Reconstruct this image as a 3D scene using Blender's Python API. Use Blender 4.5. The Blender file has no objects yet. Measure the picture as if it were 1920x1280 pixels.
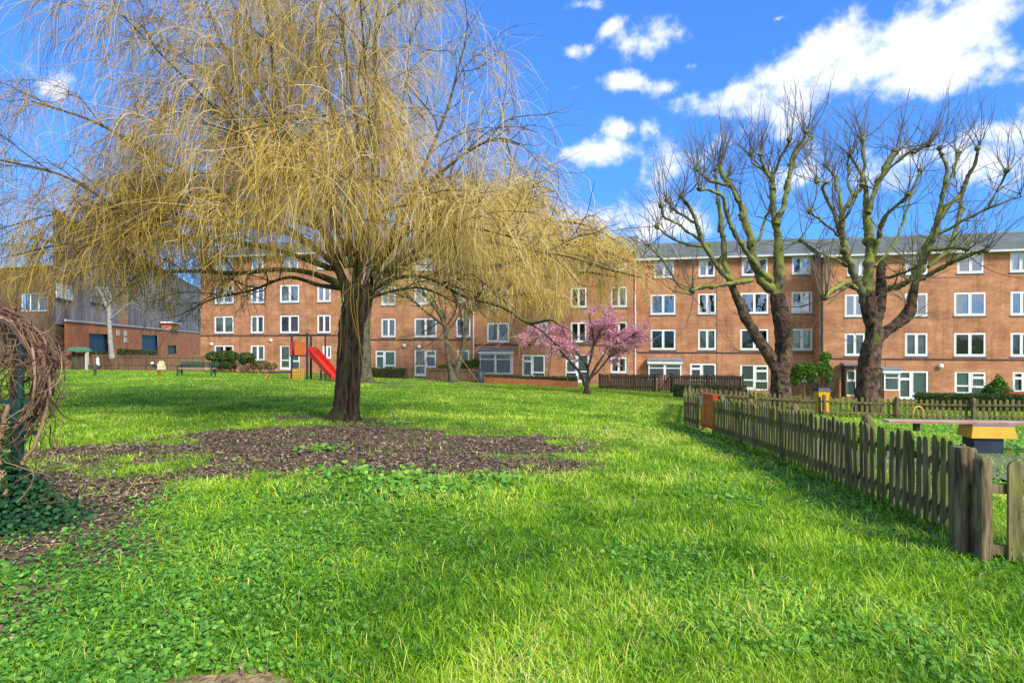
import bpy, math, random
import numpy as np
from mathutils import Vector, Matrix

random.seed(7); rng = np.random.default_rng(11)
scene = bpy.context.scene
C = scene.collection
R = math.radians

# ------------------------------------------------------------------ camera, sky, sun, exposure
F = 1100.0            # focal length in pixels of a 1920-wide picture
EYE = 1.66            # camera height
cam = bpy.data.cameras.new('camera'); camo = bpy.data.objects.new('camera', cam); C.objects.link(camo)
cam.lens = 36.0*F/1920; cam.sensor_width = 36; cam.clip_start = 0.05; cam.clip_end = 3000
camo.location = (0, 0, EYE); camo.rotation_euler = (R(90), 0, 0)
scene.camera = camo
scene.view_settings.view_transform = 'Standard'; scene.view_settings.look = 'None'
scene.view_settings.exposure = 0.84; scene.view_settings.gamma = 1.0
scene.cycles.max_bounces = 8; scene.cycles.transparent_max_bounces = 12
scene.cycles.diffuse_bounces = 3; scene.cycles.glossy_bounces = 2
scene.cycles.use_denoising = True

SUN_EL = R(38); SUN_AZ = R(140)          # azimuth clockwise from +Y (camera looks along +Y): from behind, on the right
sdir = Vector((math.sin(SUN_AZ)*math.cos(SUN_EL), math.cos(SUN_AZ)*math.cos(SUN_EL), math.sin(SUN_EL)))
sun = bpy.data.lights.new('sun', 'SUN'); sun.energy = 3.0; sun.angle = R(14.0); sun.color = (1.0, 0.955, 0.88)
suno = bpy.data.objects.new('sun', sun); C.objects.link(suno)
suno.rotation_euler = sdir.to_track_quat('Z', 'Y').to_euler(); suno.location = (20, -20, 40)

world = bpy.data.worlds.new('World'); scene.world = world; world.use_nodes = True
wn = world.node_tree; wn.nodes.clear()
def W(t, **k):
    n = wn.nodes.new(t)
    for a, b in k.items(): setattr(n, a, b)
    return n
def wl(a, b): wn.links.new(a, b)
sky = W('ShaderNodeTexSky', sky_type='NISHITA', sun_disc=False, sun_elevation=SUN_EL, sun_rotation=SUN_AZ, air_density=1.0, dust_density=0.3, ozone_density=3.0)
tc = W('ShaderNodeTexCoord'); sep = W('ShaderNodeSeparateXYZ'); wl(tc.outputs['Generated'], sep.inputs[0])
def wmath(op, a, b=None, c=None, clamp=False):
    n = W('ShaderNodeMath', operation=op, use_clamp=clamp)
    for i, v in enumerate((a, b, c)):
        if v is None: continue
        if isinstance(v, (int, float)): n.inputs[i].default_value = v
        else: wl(v, n.inputs[i])
    return n.outputs[0]
az = wmath('ARCTAN2', sep.outputs[0], sep.outputs[1]); el = wmath('ARCSINE', sep.outputs[2])
ae = W('ShaderNodeCombineXYZ'); wl(az, ae.inputs[0]); wl(el, ae.inputs[1])
nz = W('ShaderNodeTexNoise'); nz.inputs['Scale'].default_value = 7.5; nz.inputs['Detail'].default_value = 9; nz.inputs['Roughness'].default_value = 0.62
wl(ae.outputs[0], nz.inputs['Vector'])
nz2 = W('ShaderNodeTexNoise'); nz2.inputs['Scale'].default_value = 22; nz2.inputs['Detail'].default_value = 6; nz2.inputs['Roughness'].default_value = 0.6
wl(ae.outputs[0], nz2.inputs['Vector'])
# clouds: centre and half size given in degrees of azimuth and elevation
def sph(px, py):
    a = math.atan((px-960)/F); return a, math.atan((640-py)/F*math.cos(a))
CL = [  # px, py, half width px, half height px, tilt, weight
 (1640,115,230,62,-18,1.25),(1800,55,190,60,-12,1.25),(1480,150,150,45,-12,1.15),(1380,180,110,42,-8,1.0),(1700,150,160,45,-5,1.1),(1560,95,110,40,-20,1.1),
 (1895,110,60,42,-40,0.9),(1270,62,105,34,-4,0.85),(1215,82,60,30,10,0.72),(1140,55,40,20,-30,0.72),(1075,98,46,22,-5,0.75),(1090,10,60,20,0,0.7),
 (1170,155,48,20,0,0.7),(1245,165,44,20,0,0.7),(1165,243,36,22,10,0.85),(1218,243,26,24,30,0.85),(1105,285,92,24,2,1.0),(1140,408,100,38,0,1.05),(1230,430,80,40,0,0.95),
 (1880,245,95,40,18,1.0),(1830,300,110,50,0,0.85),(1700,300,150,60,0,0.65),(1260,300,70,60,-30,0.75),(90,160,55,36,0,1.0),(1460,35,24,10,0,0.7),(1300,125,30,16,0,0.7),
 (1350,260,60,30,-30,0.6),(1500,330,140,60,0,0.45),(300,430,220,80,0,0.6),(1080,165,25,14,0,0.55)]
best = None
for (px, py, w, h, tilt, wt) in CL:
    a0, e0 = sph(px, py); a1, _ = sph(px+w, py); a2, _ = sph(px-w, py); _, e1 = sph(px, py-h); _, e2 = sph(px, py+h)
    ra, re = (a1-a2)/2, (e1-e2)/2
    vm = W('ShaderNodeMapping', vector_type='TEXTURE'); wl(ae.outputs[0], vm.inputs['Vector'])
    vm.inputs['Location'].default_value = (a0, e0, 0); vm.inputs['Rotation'].default_value = (0, 0, R(-tilt)); vm.inputs['Scale'].default_value = (ra, re, 1)
    ln = W('ShaderNodeVectorMath', operation='LENGTH'); wl(vm.outputs[0], ln.inputs[0])
    v = wmath('MULTIPLY_ADD', ln.outputs['Value'], -0.62, 0.62*wt + 0.20)
    best = v if best is None else wmath('MAXIMUM', best, v)
back = wmath('MULTIPLY_ADD', sep.outputs[1], -3.0, -0.5, clamp=True)                     # unseen broken cloud added behind the camera: window reflections, widened for neutral fill
nz3 = W('ShaderNodeTexNoise'); nz3.inputs['Scale'].default_value = 2.2; nz3.inputs['Detail'].default_value = 3; wl(tc.outputs['Generated'], nz3.inputs['Vector'])
bk = wmath('MULTIPLY', wmath('MULTIPLY_ADD', nz3.outputs['Fac'], 2.4, -0.55), 1.0)
bk = wmath('ADD', bk, wmath('MULTIPLY_ADD', back, 3.0, -3.0))
best = wmath('MAXIMUM', best, bk)
d0 = wmath('MULTIPLY_ADD', nz.outputs['Fac'], 2.9, -1.40)
dens = wmath('ADD', wmath('ADD', best, d0), wmath('MULTIPLY_ADD', nz2.outputs['Fac'], 1.5, -0.75))
mask = W('ShaderNodeMapRange', interpolation_type='SMOOTHERSTEP'); wl(dens, mask.inputs[0]); mask.inputs[1].default_value = 0.05; mask.inputs[2].default_value = 1.05
# cloud tone: white tops, greyish thicker bases
tone = W('ShaderNodeMapRange'); wl(wmath('ADD', wmath('MULTIPLY', dens, 0.5), wmath('MULTIPLY', nz2.outputs['Fac'], 0.5)), tone.inputs[0]); tone.inputs[1].default_value = 0.25; tone.inputs[2].default_value = 0.85
ccol = W('ShaderNodeMix', data_type='RGBA'); wl(tone.outputs[0], ccol.inputs['Factor'])
ccol.inputs['A'].default_value = (9.2, 9.1, 8.9, 1); ccol.inputs['B'].default_value = (5.4, 5.6, 6.0, 1)
tint = W('ShaderNodeMix', data_type='RGBA', blend_type='MULTIPLY'); tint.inputs['Factor'].default_value = 1
gam = W('ShaderNodeGamma'); gam.inputs[1].default_value = 0.6; wl(sky.outputs[0], gam.inputs[0]); wl(gam.outputs[0], tint.inputs['A']); tint.inputs['B'].default_value = (0.52, 1.30, 2.75, 1)
mixc = W('ShaderNodeMix', data_type='RGBA'); wl(mask.outputs[0], mixc.inputs['Factor']); wl(tint.outputs['Result'], mixc.inputs['A']); wl(ccol.outputs['Result'], mixc.inputs['B'])
bg = W('ShaderNodeBackground'); bg.inputs['Strength'].default_value = 0.10; wl(mixc.outputs['Result'], bg.inputs['Color'])
wo = W('ShaderNodeOutputWorld'); wl(bg.outputs[0], wo.inputs[0])

# ------------------------------------------------------------------ helpers
def P(px, py, D): return np.array(((px-960)/F*D, D, EYE+(640-py)/F*D))

class Noise2:
    def __init__(s, seed): s.t = np.random.default_rng(seed).random((256, 256))
    def __call__(s, x, y, sc=1.0, octv=3):
        x = np.asarray(x, float)*sc; y = np.asarray(y, float)*sc; tot = 0; amp = 1; nrm = 0
        for o in range(octv):
            xi = np.floor(x).astype(int); yi = np.floor(y).astype(int); fx = x-xi; fy = y-yi
            fx = fx*fx*(3-2*fx); fy = fy*fy*(3-2*fy); t = s.t
            a = t[xi % 256, yi % 256]; b = t[(xi+1) % 256, yi % 256]; c = t[xi % 256, (yi+1) % 256]; d = t[(xi+1) % 256, (yi+1) % 256]
            tot = tot + amp*((a*(1-fx)+b*fx)*(1-fy)+(c*(1-fx)+d*fx)*fy); nrm += amp; amp *= .5; x = x*2+17.3; y = y*2+5.1
        return tot/nrm
N1, N2, N3 = Noise2(1), Noise2(2), Noise2(3)
def sstep(a, b, x):
    t = np.clip((np.asarray(x, float)-a)/(b-a), 0, 1); return t*t*(3-2*t)

# terrain: thin-plate surface through measured ground points
CP = np.array([(0,0,0),(0,-14,.2),(3.8,4.5,0),(-4.5,5.4,0),(4.9,15.7,-.62),(14,23.6,-1.41),(18.8,22,-1.34),(8.9,11,-.46),(-3.8,13.4,-.14),(-12,35,-.59),(-26,53.5,-.98),(-7.1,48.7,-1.25),(5.2,45.8,-1.62),
  (17.6,42.8,-2.12),(27.9,40.4,-2.5),(3.8,29.5,-1.0),(-35,47,-.52),(-4,38,-1.0),(-30,20,-.1),(-20,0,.1),(25,2,-.2),(30,25,-1.5),(14,28,-1.62),(50,40,-2.6),(-55,60,-.7),(0,62,-1.9),(-45,110,-.9),(-16,15,-.15)])
def _tps(r2): return np.where(r2 > 1e-9, r2*np.log(r2+1e-12), 0)
_n = len(CP); _K = _tps(((CP[:, None, :2]-CP[None, :, :2])**2).sum(-1)) + np.eye(_n)*4.0
_Pm = np.c_[np.ones(_n), CP[:, :2]]
_A = np.block([[_K, _Pm], [_Pm.T, np.zeros((3, 3))]]); _w = np.linalg.solve(_A, np.r_[CP[:, 2], 0, 0, 0])
def gz(x, y):
    x = np.clip(np.asarray(x, float), -52, 52); y = np.clip(np.asarray(y, float), -14, 70); sh = np.broadcast(x, y).shape
    x = np.broadcast_to(x, sh).ravel(); y = np.broadcast_to(y, sh).ravel(); z = _w[_n]+_w[_n+1]*x+_w[_n+2]*y
    for i in range(_n): z = z + _w[i]*_tps((x-CP[i, 0])**2+(y-CP[i, 1])**2)
    z = z + 0.05*(N1(x, y, .35, 2)-.5)*sstep(1, 5, np.hypot(x, y))
    return z.reshape(sh)
def g1(x, y): return float(gz(np.array([x]), np.array([y]))[0])

class MB:
    """collects shapes of one part"""
    def __init__(s): s.v = []; s.sz = []; s.idx = []; s.m = []; s.t = []; s.n = 0
    def add(s, V, Fc, m=0, t=0.5):
        V = np.asarray(V, float).reshape(-1, 3)
        if isinstance(Fc, np.ndarray):
            s.sz.append(np.full(len(Fc), Fc.shape[1])); s.idx.append((Fc+s.n).ravel()); s.m.append(np.full(len(Fc), m))
        else:
            s.sz.append(np.array([len(f) for f in Fc])); s.idx.append(np.concatenate([np.asarray(f) for f in Fc])+s.n); s.m.append(np.full(len(Fc), m))
        s.v.append(V); s.t.append(np.broadcast_to(np.asarray(t, float), (len(V),))); s.n += len(V)
        return s
    def hexa(s, c8, m=0, t=.5):
        return s.add(c8, [(0,3,2,1),(4,5,6,7),(0,1,5,4),(1,2,6,5),(2,3,7,6),(3,0,4,7)], m, t)
    def box(s, x0, x1, y0, y1, z0, z1, m=0, t=.5, fr=None):
        c = [(x0,y0,z0),(x1,y0,z0),(x1,y1,z0),(x0,y1,z0),(x0,y0,z1),(x1,y0,z1),(x1,y1,z1),(x0,y1,z1)]
        if fr is not None: c = [fr(*p) for p in c]
        return s.hexa(c, m, t)
    def tube(s, pts, rad, k=8, m=0, t=.5, cap=True):
        pts = np.asarray(pts, float); rad = np.broadcast_to(np.asarray(rad, float), (len(pts),))
        V, Fc = tubes(pts[None], rad[None], k); s.add(V, Fc, m, t)
        if cap: s.add(V[:k], [tuple(range(k))], m, t); s.add(V[-k:], [tuple(range(k))[::-1]], m, t)
        return s
    def build(s, name, mats, parent=None, org=(0, 0, 0), smooth=False, attr=False):
        V = np.concatenate(s.v)-np.asarray(org, float); sz = np.concatenate(s.sz).astype(np.int32); idx = np.concatenate(s.idx).astype(np.int32)
        me = bpy.data.meshes.new(name); me.vertices.add(len(V)); me.vertices.foreach_set('co', V.ravel())
        me.loops.add(len(idx)); me.loops.foreach_set('vertex_index', idx)
        me.polygons.add(len(sz)); st = np.zeros(len(sz), np.int32); st[1:] = np.cumsum(sz)[:-1]
        me.polygons.foreach_set('loop_start', st); me.polygons.foreach_set('loop_total', sz)
        me.polygons.foreach_set('material_index', np.concatenate(s.m).astype(np.int32))
        me.polygons.foreach_set('use_smooth', np.full(len(sz), bool(smooth)))
        if attr:
            a = me.attributes.new('tint', 'FLOAT', 'POINT'); a.data.foreach_set('value', np.concatenate(s.t).astype(np.float32))
        for mm in (mats if isinstance(mats, (list, tuple)) else [mats]): me.materials.append(mm)
        me.update(calc_edges=True); me.validate(clean_customdata=False)
        o = bpy.data.objects.new(name, me); C.objects.link(o)
        if parent: o.parent = parent
        else: o.location = org
        return o

def tubes(Pt, Rd, k=3):
    """batch of tapered tubes: Pt (S,N,3), Rd (S,N)"""
    S, N, _ = Pt.shape
    T = np.gradient(Pt, axis=1); T /= np.linalg.norm(T, axis=2, keepdims=True)+1e-9
    mean = T.mean(1); ref = np.zeros((S, 3)); ax = np.argmin(np.abs(mean), 1); ref[np.arange(S), ax] = 1
    A = np.cross(T, ref[:, None, :]); A /= np.linalg.norm(A, axis=2, keepdims=True)+1e-9; B = np.cross(T, A)
    an = np.arange(k)*2*math.pi/k
    V = Pt[:, :, None, :] + Rd[:, :, None, None]*(np.cos(an)[None, None, :, None]*A[:, :, None, :]+np.sin(an)[None, None, :, None]*B[:, :, None, :])
    base = (np.arange(S)*N*k)[:, None, None]+(np.arange(N-1)*k)[None, :, None]; j = np.arange(k)[None, None, :]; j2 = (np.arange(k)+1) % k; j2 = j2[None, None, :]
    Fc = np.stack([base+j, base+j2, base+k+j2, base+k+j], -1).reshape(-1, 4)
    return V.reshape(-1, 3), Fc

def thing(name, label, cat, loc, group=None):
    o = bpy.data.objects.new(name, None); C.objects.link(o); o.location = loc; o.empty_display_size = .2
    return tag(o, label, cat, group)
def tag(o, label=None, cat=None, group=None, kind=None):
    if label: o['label'] = label
    if cat: o['category'] = cat
    if group: o['group'] = group
    if kind: o['kind'] = kind
    return o

# ------------------------------------------------------------------ materials
def mat(name, c1, c2=None, scale=5.0, rough=.8, bump=0.0, bscale=None, attr=None, detail=5, stretch=(1,1,1), metal=0.0, spec=0.3, trans=0.0, moss=None, obj=True, lo=.35, hi=.65, pattern=None):
    m = bpy.data.materials.new(name); m.use_nodes = True; nt = m.node_tree; nt.nodes.clear()
    n = nt.nodes.new; L = nt.links.new
    out = n('ShaderNodeOutputMaterial'); b = n('ShaderNodeBsdfPrincipled'); b.inputs['Roughness'].default_value = rough; b.inputs['Metallic'].default_value = metal
    b.inputs['Specular IOR Level'].default_value = spec
    geo = n('ShaderNodeNewGeometry'); mp = n('ShaderNodeMapping'); mp.inputs['Scale'].default_value = stretch; L(geo.outputs['Position'], mp.inputs['Vector'])
    tx = n('ShaderNodeTexNoise'); tx.inputs['Scale'].default_value = scale; tx.inputs['Detail'].default_value = detail; tx.inputs['Roughness'].default_value = .6; L(mp.outputs[0], tx.inputs['Vector'])
    rp = n('ShaderNodeMapRange'); L(tx.outputs['Fac'], rp.inputs[0]); rp.inputs[1].default_value = lo; rp.inputs[2].default_value = hi
    mx = n('ShaderNodeMix'); mx.data_type = 'RGBA'; mx.inputs['A'].default_value = (*c1, 1); mx.inputs['B'].default_value = (*(c2 or c1), 1); L(rp.outputs[0], mx.inputs['Factor'])
    col = mx.outputs['Result']
    if attr:                                        # per-piece tint: attr = list of colours along 0..1
        at = n('ShaderNodeAttribute'); at.attribute_name = 'tint'; cr = n('ShaderNodeValToRGB'); L(at.outputs['Fac'], cr.inputs[0])
        e = cr.color_ramp.elements
        e[0].color = (*attr[0], 1); e[-1].color = (*attr[-1], 1)
        for i, c in enumerate(attr[1:-1]): x = e.new((i+1)/(len(attr)-1)); x.color = (*c, 1)
        m2 = n('ShaderNodeMix'); m2.data_type = 'RGBA'; m2.blend_type = 'MULTIPLY'; m2.inputs['Factor'].default_value = 1; L(cr.outputs[0], m2.inputs['A']); L(col, m2.inputs['B']); col = m2.outputs['Result']
    if moss:                                        # moss grows on the upper side: (colour, amount, scale)
        mc, amt, ms = moss
        t2 = n('ShaderNodeTexNoise'); t2.inputs['Scale'].default_value = ms; t2.inputs['Detail'].default_value = 5; L(geo.outputs['Position'], t2.inputs['Vector'])
        sp = n('ShaderNodeSeparateXYZ'); L(geo.outputs['Normal'], sp.inputs[0])
        ad = n('ShaderNodeMath'); ad.operation = 'MULTIPLY_ADD'; L(sp.outputs[2], ad.inputs[0]); ad.inputs[1].default_value = .28; L(t2.outputs['Fac'], ad.inputs[2])
        r2 = n('ShaderNodeMapRange'); L(ad.outputs[0], r2.inputs[0]); r2.inputs[1].default_value = 1-amt-.08; r2.inputs[2].default_value = 1-amt+.12
        m3 = n('ShaderNodeMix'); m3.data_type = 'RGBA'; L(r2.outputs[0], m3.inputs['Factor']); L(col, m3.inputs['A']); m3.inputs['B'].default_value = (*mc, 1); col = m3.outputs['Result']
    L(col, b.inputs['Base Color'])
    if bump:
        t3 = n('ShaderNodeTexNoise'); t3.inputs['Scale'].default_value = bscale or scale*2; t3.inputs['Detail'].default_value = 6; L(mp.outputs[0], t3.inputs['Vector'])
        bp = n('ShaderNodeBump'); bp.inputs['Strength'].default_value = 1; bp.inputs['Distance'].default_value = bump; L(t3.outputs['Fac'], bp.inputs['Height']); L(bp.outputs[0], b.inputs['Normal'])
    sh = b.outputs[0]
    if trans:
        tr = n('ShaderNodeBsdfTranslucent'); L(col, tr.inputs['Color']); ms_ = n('ShaderNodeMixShader'); ms_.inputs[0].default_value = trans; L(sh, ms_.inputs[1]); L(tr.outputs[0], ms_.inputs[2]); sh = ms_.outputs[0]
    L(sh, out.inputs[0])
    return m

ONE = (1, 1, 1)
M = {}
M['white'] = mat('white_frame', (.88,.88,.87), (.80,.80,.79), 3, .45)
M['grass'] = mat('grass_blades', (1.0,1.1,1.0), (1.8,1.65,1.4), .6, .55, attr=[(.03,.12,.008),(.11,.27,.012),(.25,.43,.018),(.42,.57,.04),(.62,.56,.22)], trans=.35, spec=.25, detail=6)
M['clover'] = mat('weed_leaves', (.95,1.1,.8), (1.4,1.35,1.1), .8, .5, attr=[(.03,.11,.025),(.07,.22,.03),(.15,.34,.045),(.30,.47,.08)], trans=.25, spec=.35)
M['litter'] = mat('dead_leaves', (.8,.8,.8), (1.1,1.1,1.1), 3, .8, attr=[(.04,.028,.016),(.12,.078,.045),(.22,.145,.085),(.34,.24,.14),(.55,.45,.32)])
M['ivy'] = mat('ivy_leaves', (.8,.9,.8), (1.1,1.1,1), 4, .6, attr=[(.008,.035,.016),(.018,.07,.026),(.04,.13,.035)], spec=.2)
M['bark_willow'] = mat('willow_bark', (.016,.011,.008), (.15,.095,.055), 4, .95, .09, 12, stretch=(4,4,.45), moss=((.07,.085,.015), .36, 5), lo=.38, hi=.62)
M['limb_willow'] = mat('willow_limb_bark', (.04,.03,.02), (.13,.10,.06), 5, .95, .01, 20, moss=((.10,.11,.02), .42, 4))
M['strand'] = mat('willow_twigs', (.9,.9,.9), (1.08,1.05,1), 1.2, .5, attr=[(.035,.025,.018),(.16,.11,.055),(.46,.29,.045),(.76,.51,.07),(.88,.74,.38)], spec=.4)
M['wleaf'] = mat('fresh_willow_leaves', (.30,.42,.05), (.38,.50,.09), 3, .5, trans=.4)
M['bark_plane'] = mat('plane_bark', (.05,.045,.03), (.20,.17,.11), 3.0, .9, .05, 9, stretch=(1.6,1.6,1), moss=((.23,.26,.04), .50, 2.6), lo=.35, hi=.65)
M['trunk_plane'] = mat('plane_trunk_bark', (.018,.014,.01), (.19,.11,.075), 3.6, .95, .16, 6, moss=((.09,.11,.02), .36, 1.8), lo=.35, hi=.65)
M['twig_plane'] = mat('plane_twigs', (.10,.08,.06), (.24,.19,.13), 2, .8)
M['bark_grey'] = mat('grey_bark', (.04,.033,.025), (.15,.125,.09), 4, .95, .02, 12, moss=((.11,.13,.02), .38, 3))
M['bark_birch'] = mat('pale_bark', (.20,.18,.15), (.45,.42,.37), 3, .9, .01, 12, stretch=(1,1,4))
M['bark_cherry'] = mat('cherry_bark', (.02,.013,.012), (.07,.045,.035), 5, .85, .01, 12)
M['pink'] = mat('pink_blossom', (.85,.85,.85), (1.1,1.1,1.1), 1.5, .6, attr=[(.74,.25,.35),(.90,.46,.55),(.98,.72,.77)], trans=.45)
M['picket'] = mat('weathered_pickets', (.06,.055,.018), (.25,.21,.09), 7, .9, .004, 30, stretch=(2,2,.35), moss=((.14,.16,.02), .42, 2.8))
M['post'] = mat('mossy_post', (.04,.028,.014), (.27,.20,.11), 7, .9, .012, 14, stretch=(3,3,.4), moss=((.13,.16,.02), .38, 3.5))
M['slate'] = mat('slate_roof', (.10,.115,.12), (.17,.19,.17), 1.3, .8, .02, 20, moss=((.13,.15,.07), .2, .7))
M['lead'] = mat('grey_lead', (.16,.18,.21), (.22,.24,.27), 2, .6)
M['gutter'] = mat('white_gutter', (.7,.7,.7), (.6,.6,.6), 2, .5)
M['pipe'] = mat('dark_pipe', (.04,.04,.045), (.07,.07,.07), 2, .5)
M['curt_w'] = mat('net_curtain', (.80,.83,.86), (.58,.62,.66), 4, .9, stretch=(6,6,.1))
M['curt_g'] = mat('pale_green_curtain', (.52,.66,.58), (.68,.78,.70), 4, .9, stretch=(8,8,.1))
M['curt_d'] = mat('dark_curtain', (.03,.03,.035), (.10,.10,.11), 3, .9, stretch=(6,6,.1))
M['curt_p'] = mat('pink_curtain', (.45,.10,.2), (.08,.04,.06), 1.6, .9)
M['curt_b'] = mat('blue_curtain', (.10,.18,.33), (.35,.42,.52), 3, .9, stretch=(6,6,.1))
M['lamp'] = mat('opal_lamp', (.75,.74,.68), (.65,.64,.58), 3, .4)
M['timber'] = mat('brown_fence_boards', (.10,.055,.035), (.24,.135,.085), 2.5, .9, .01, 20, stretch=(5,5,.3))
M['timber_dark'] = mat('dark_fence_boards', (.045,.03,.025), (.12,.085,.06), 2.5, .9, .01, 20, stretch=(5,5,.3), moss=((.10,.12,.03), .3, 1.2))
M['hedge'] = mat('hedge_leaves', (.8,.9,.8), (1.2,1.1,1), 2, .5, attr=[(.02,.05,.012),(.05,.11,.02),(.11,.17,.035)], trans=.2)
M['hedge_olive'] = mat('olive_hedge_leaves', (.8,.9,.8), (1.2,1.1,1), 2, .6, attr=[(.06,.06,.025),(.10,.11,.03),(.16,.17,.05)], trans=.15)
M['lime'] = mat('bright_shrub_leaves', (.8,.9,.8), (1.2,1.1,1), 2, .5, attr=[(.04,.12,.015),(.10,.24,.02),(.22,.36,.04)], trans=.3)
M['red'] = mat('red_plastic', (.62,.035,.02), (.52,.03,.02), 2, .35, spec=.5)
M['orange'] = mat('orange_panel', (.62,.14,.02), (.50,.10,.02), 4, .45, spec=.5)
M['amber'] = mat('amber_net', (.50,.24,.02), (.58,.33,.04), 6, .6)
M['navy'] = mat('dark_blue_steel', (.02,.03,.05), (.03,.045,.07), 3, .45)
M['greenmetal'] = mat('dark_green_metal', (.006,.045,.042), (.012,.07,.06), 6, .4, spec=.5)
M['greenbench'] = mat('dark_green_iron', (.01,.05,.035), (.02,.07,.045), 6, .45)
M['yellow'] = mat('yellow_plastic', (.62,.32,.015), (.70,.40,.03), 5, .45, spec=.45)
M['vine'] = mat('vine_stems', (.8,.8,.8), (1.1,1.1,1.1), 3, .85, attr=[(.05,.026,.018),(.15,.075,.045),(.27,.15,.09),(.38,.24,.14)])
M['moss_paving'] = mat('mossy_paving', (.09,.14,.03), (.19,.20,.12), 1.4, .9, .01, 8)
M['bin'] = mat('dark_lid', (.03,.035,.04), (.05,.055,.06), 2, .5)
M['plank'] = mat('weathered_plank', (.42,.22,.17), (.55,.42,.34), 2, .6)
M['fadedred'] = mat('faded_red_paint', (.42,.12,.09), (.52,.24,.18), 4, .6)
M['tan'] = mat('bare_tan_earth', (.20,.13,.055), (.46,.33,.15), 14, .95, .03, 40)
M['stone'] = mat('pale_stone', (.42,.40,.36), (.55,.52,.47), 6, .85)
M['bluedoor'] = mat('dark_blue_shutter', (.012,.03,.07), (.02,.045,.10), 3, .5)
M['path'] = mat('worn_path', (.20,.18,.16), (.30,.28,.25), 3, .9)

def shadermat(name):
    m = bpy.data.materials.new(name); m.use_nodes = True; nt = m.node_tree; nt.nodes.clear()
    return m, nt, nt.nodes.new, nt.links.new
# glass: see-through with a sky reflection
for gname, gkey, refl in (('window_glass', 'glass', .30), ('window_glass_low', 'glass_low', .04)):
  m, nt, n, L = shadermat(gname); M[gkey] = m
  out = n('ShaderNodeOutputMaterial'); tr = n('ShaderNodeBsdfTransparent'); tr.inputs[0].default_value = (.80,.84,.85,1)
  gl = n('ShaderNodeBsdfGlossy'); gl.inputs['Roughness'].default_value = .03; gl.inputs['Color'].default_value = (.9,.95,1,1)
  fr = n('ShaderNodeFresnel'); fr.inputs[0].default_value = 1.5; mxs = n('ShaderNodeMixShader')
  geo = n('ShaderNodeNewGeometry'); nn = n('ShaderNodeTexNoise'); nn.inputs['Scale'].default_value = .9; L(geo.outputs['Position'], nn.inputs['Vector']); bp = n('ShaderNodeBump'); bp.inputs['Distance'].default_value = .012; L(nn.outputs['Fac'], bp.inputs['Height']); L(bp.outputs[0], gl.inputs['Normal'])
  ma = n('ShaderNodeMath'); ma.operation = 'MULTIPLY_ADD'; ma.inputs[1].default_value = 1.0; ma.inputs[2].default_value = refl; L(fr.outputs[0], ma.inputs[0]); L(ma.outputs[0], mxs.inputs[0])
  L(tr.outputs[0], mxs.inputs[1]); L(gl.outputs[0], mxs.inputs[2]); L(mxs.outputs[0], out.inputs[0])

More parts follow.
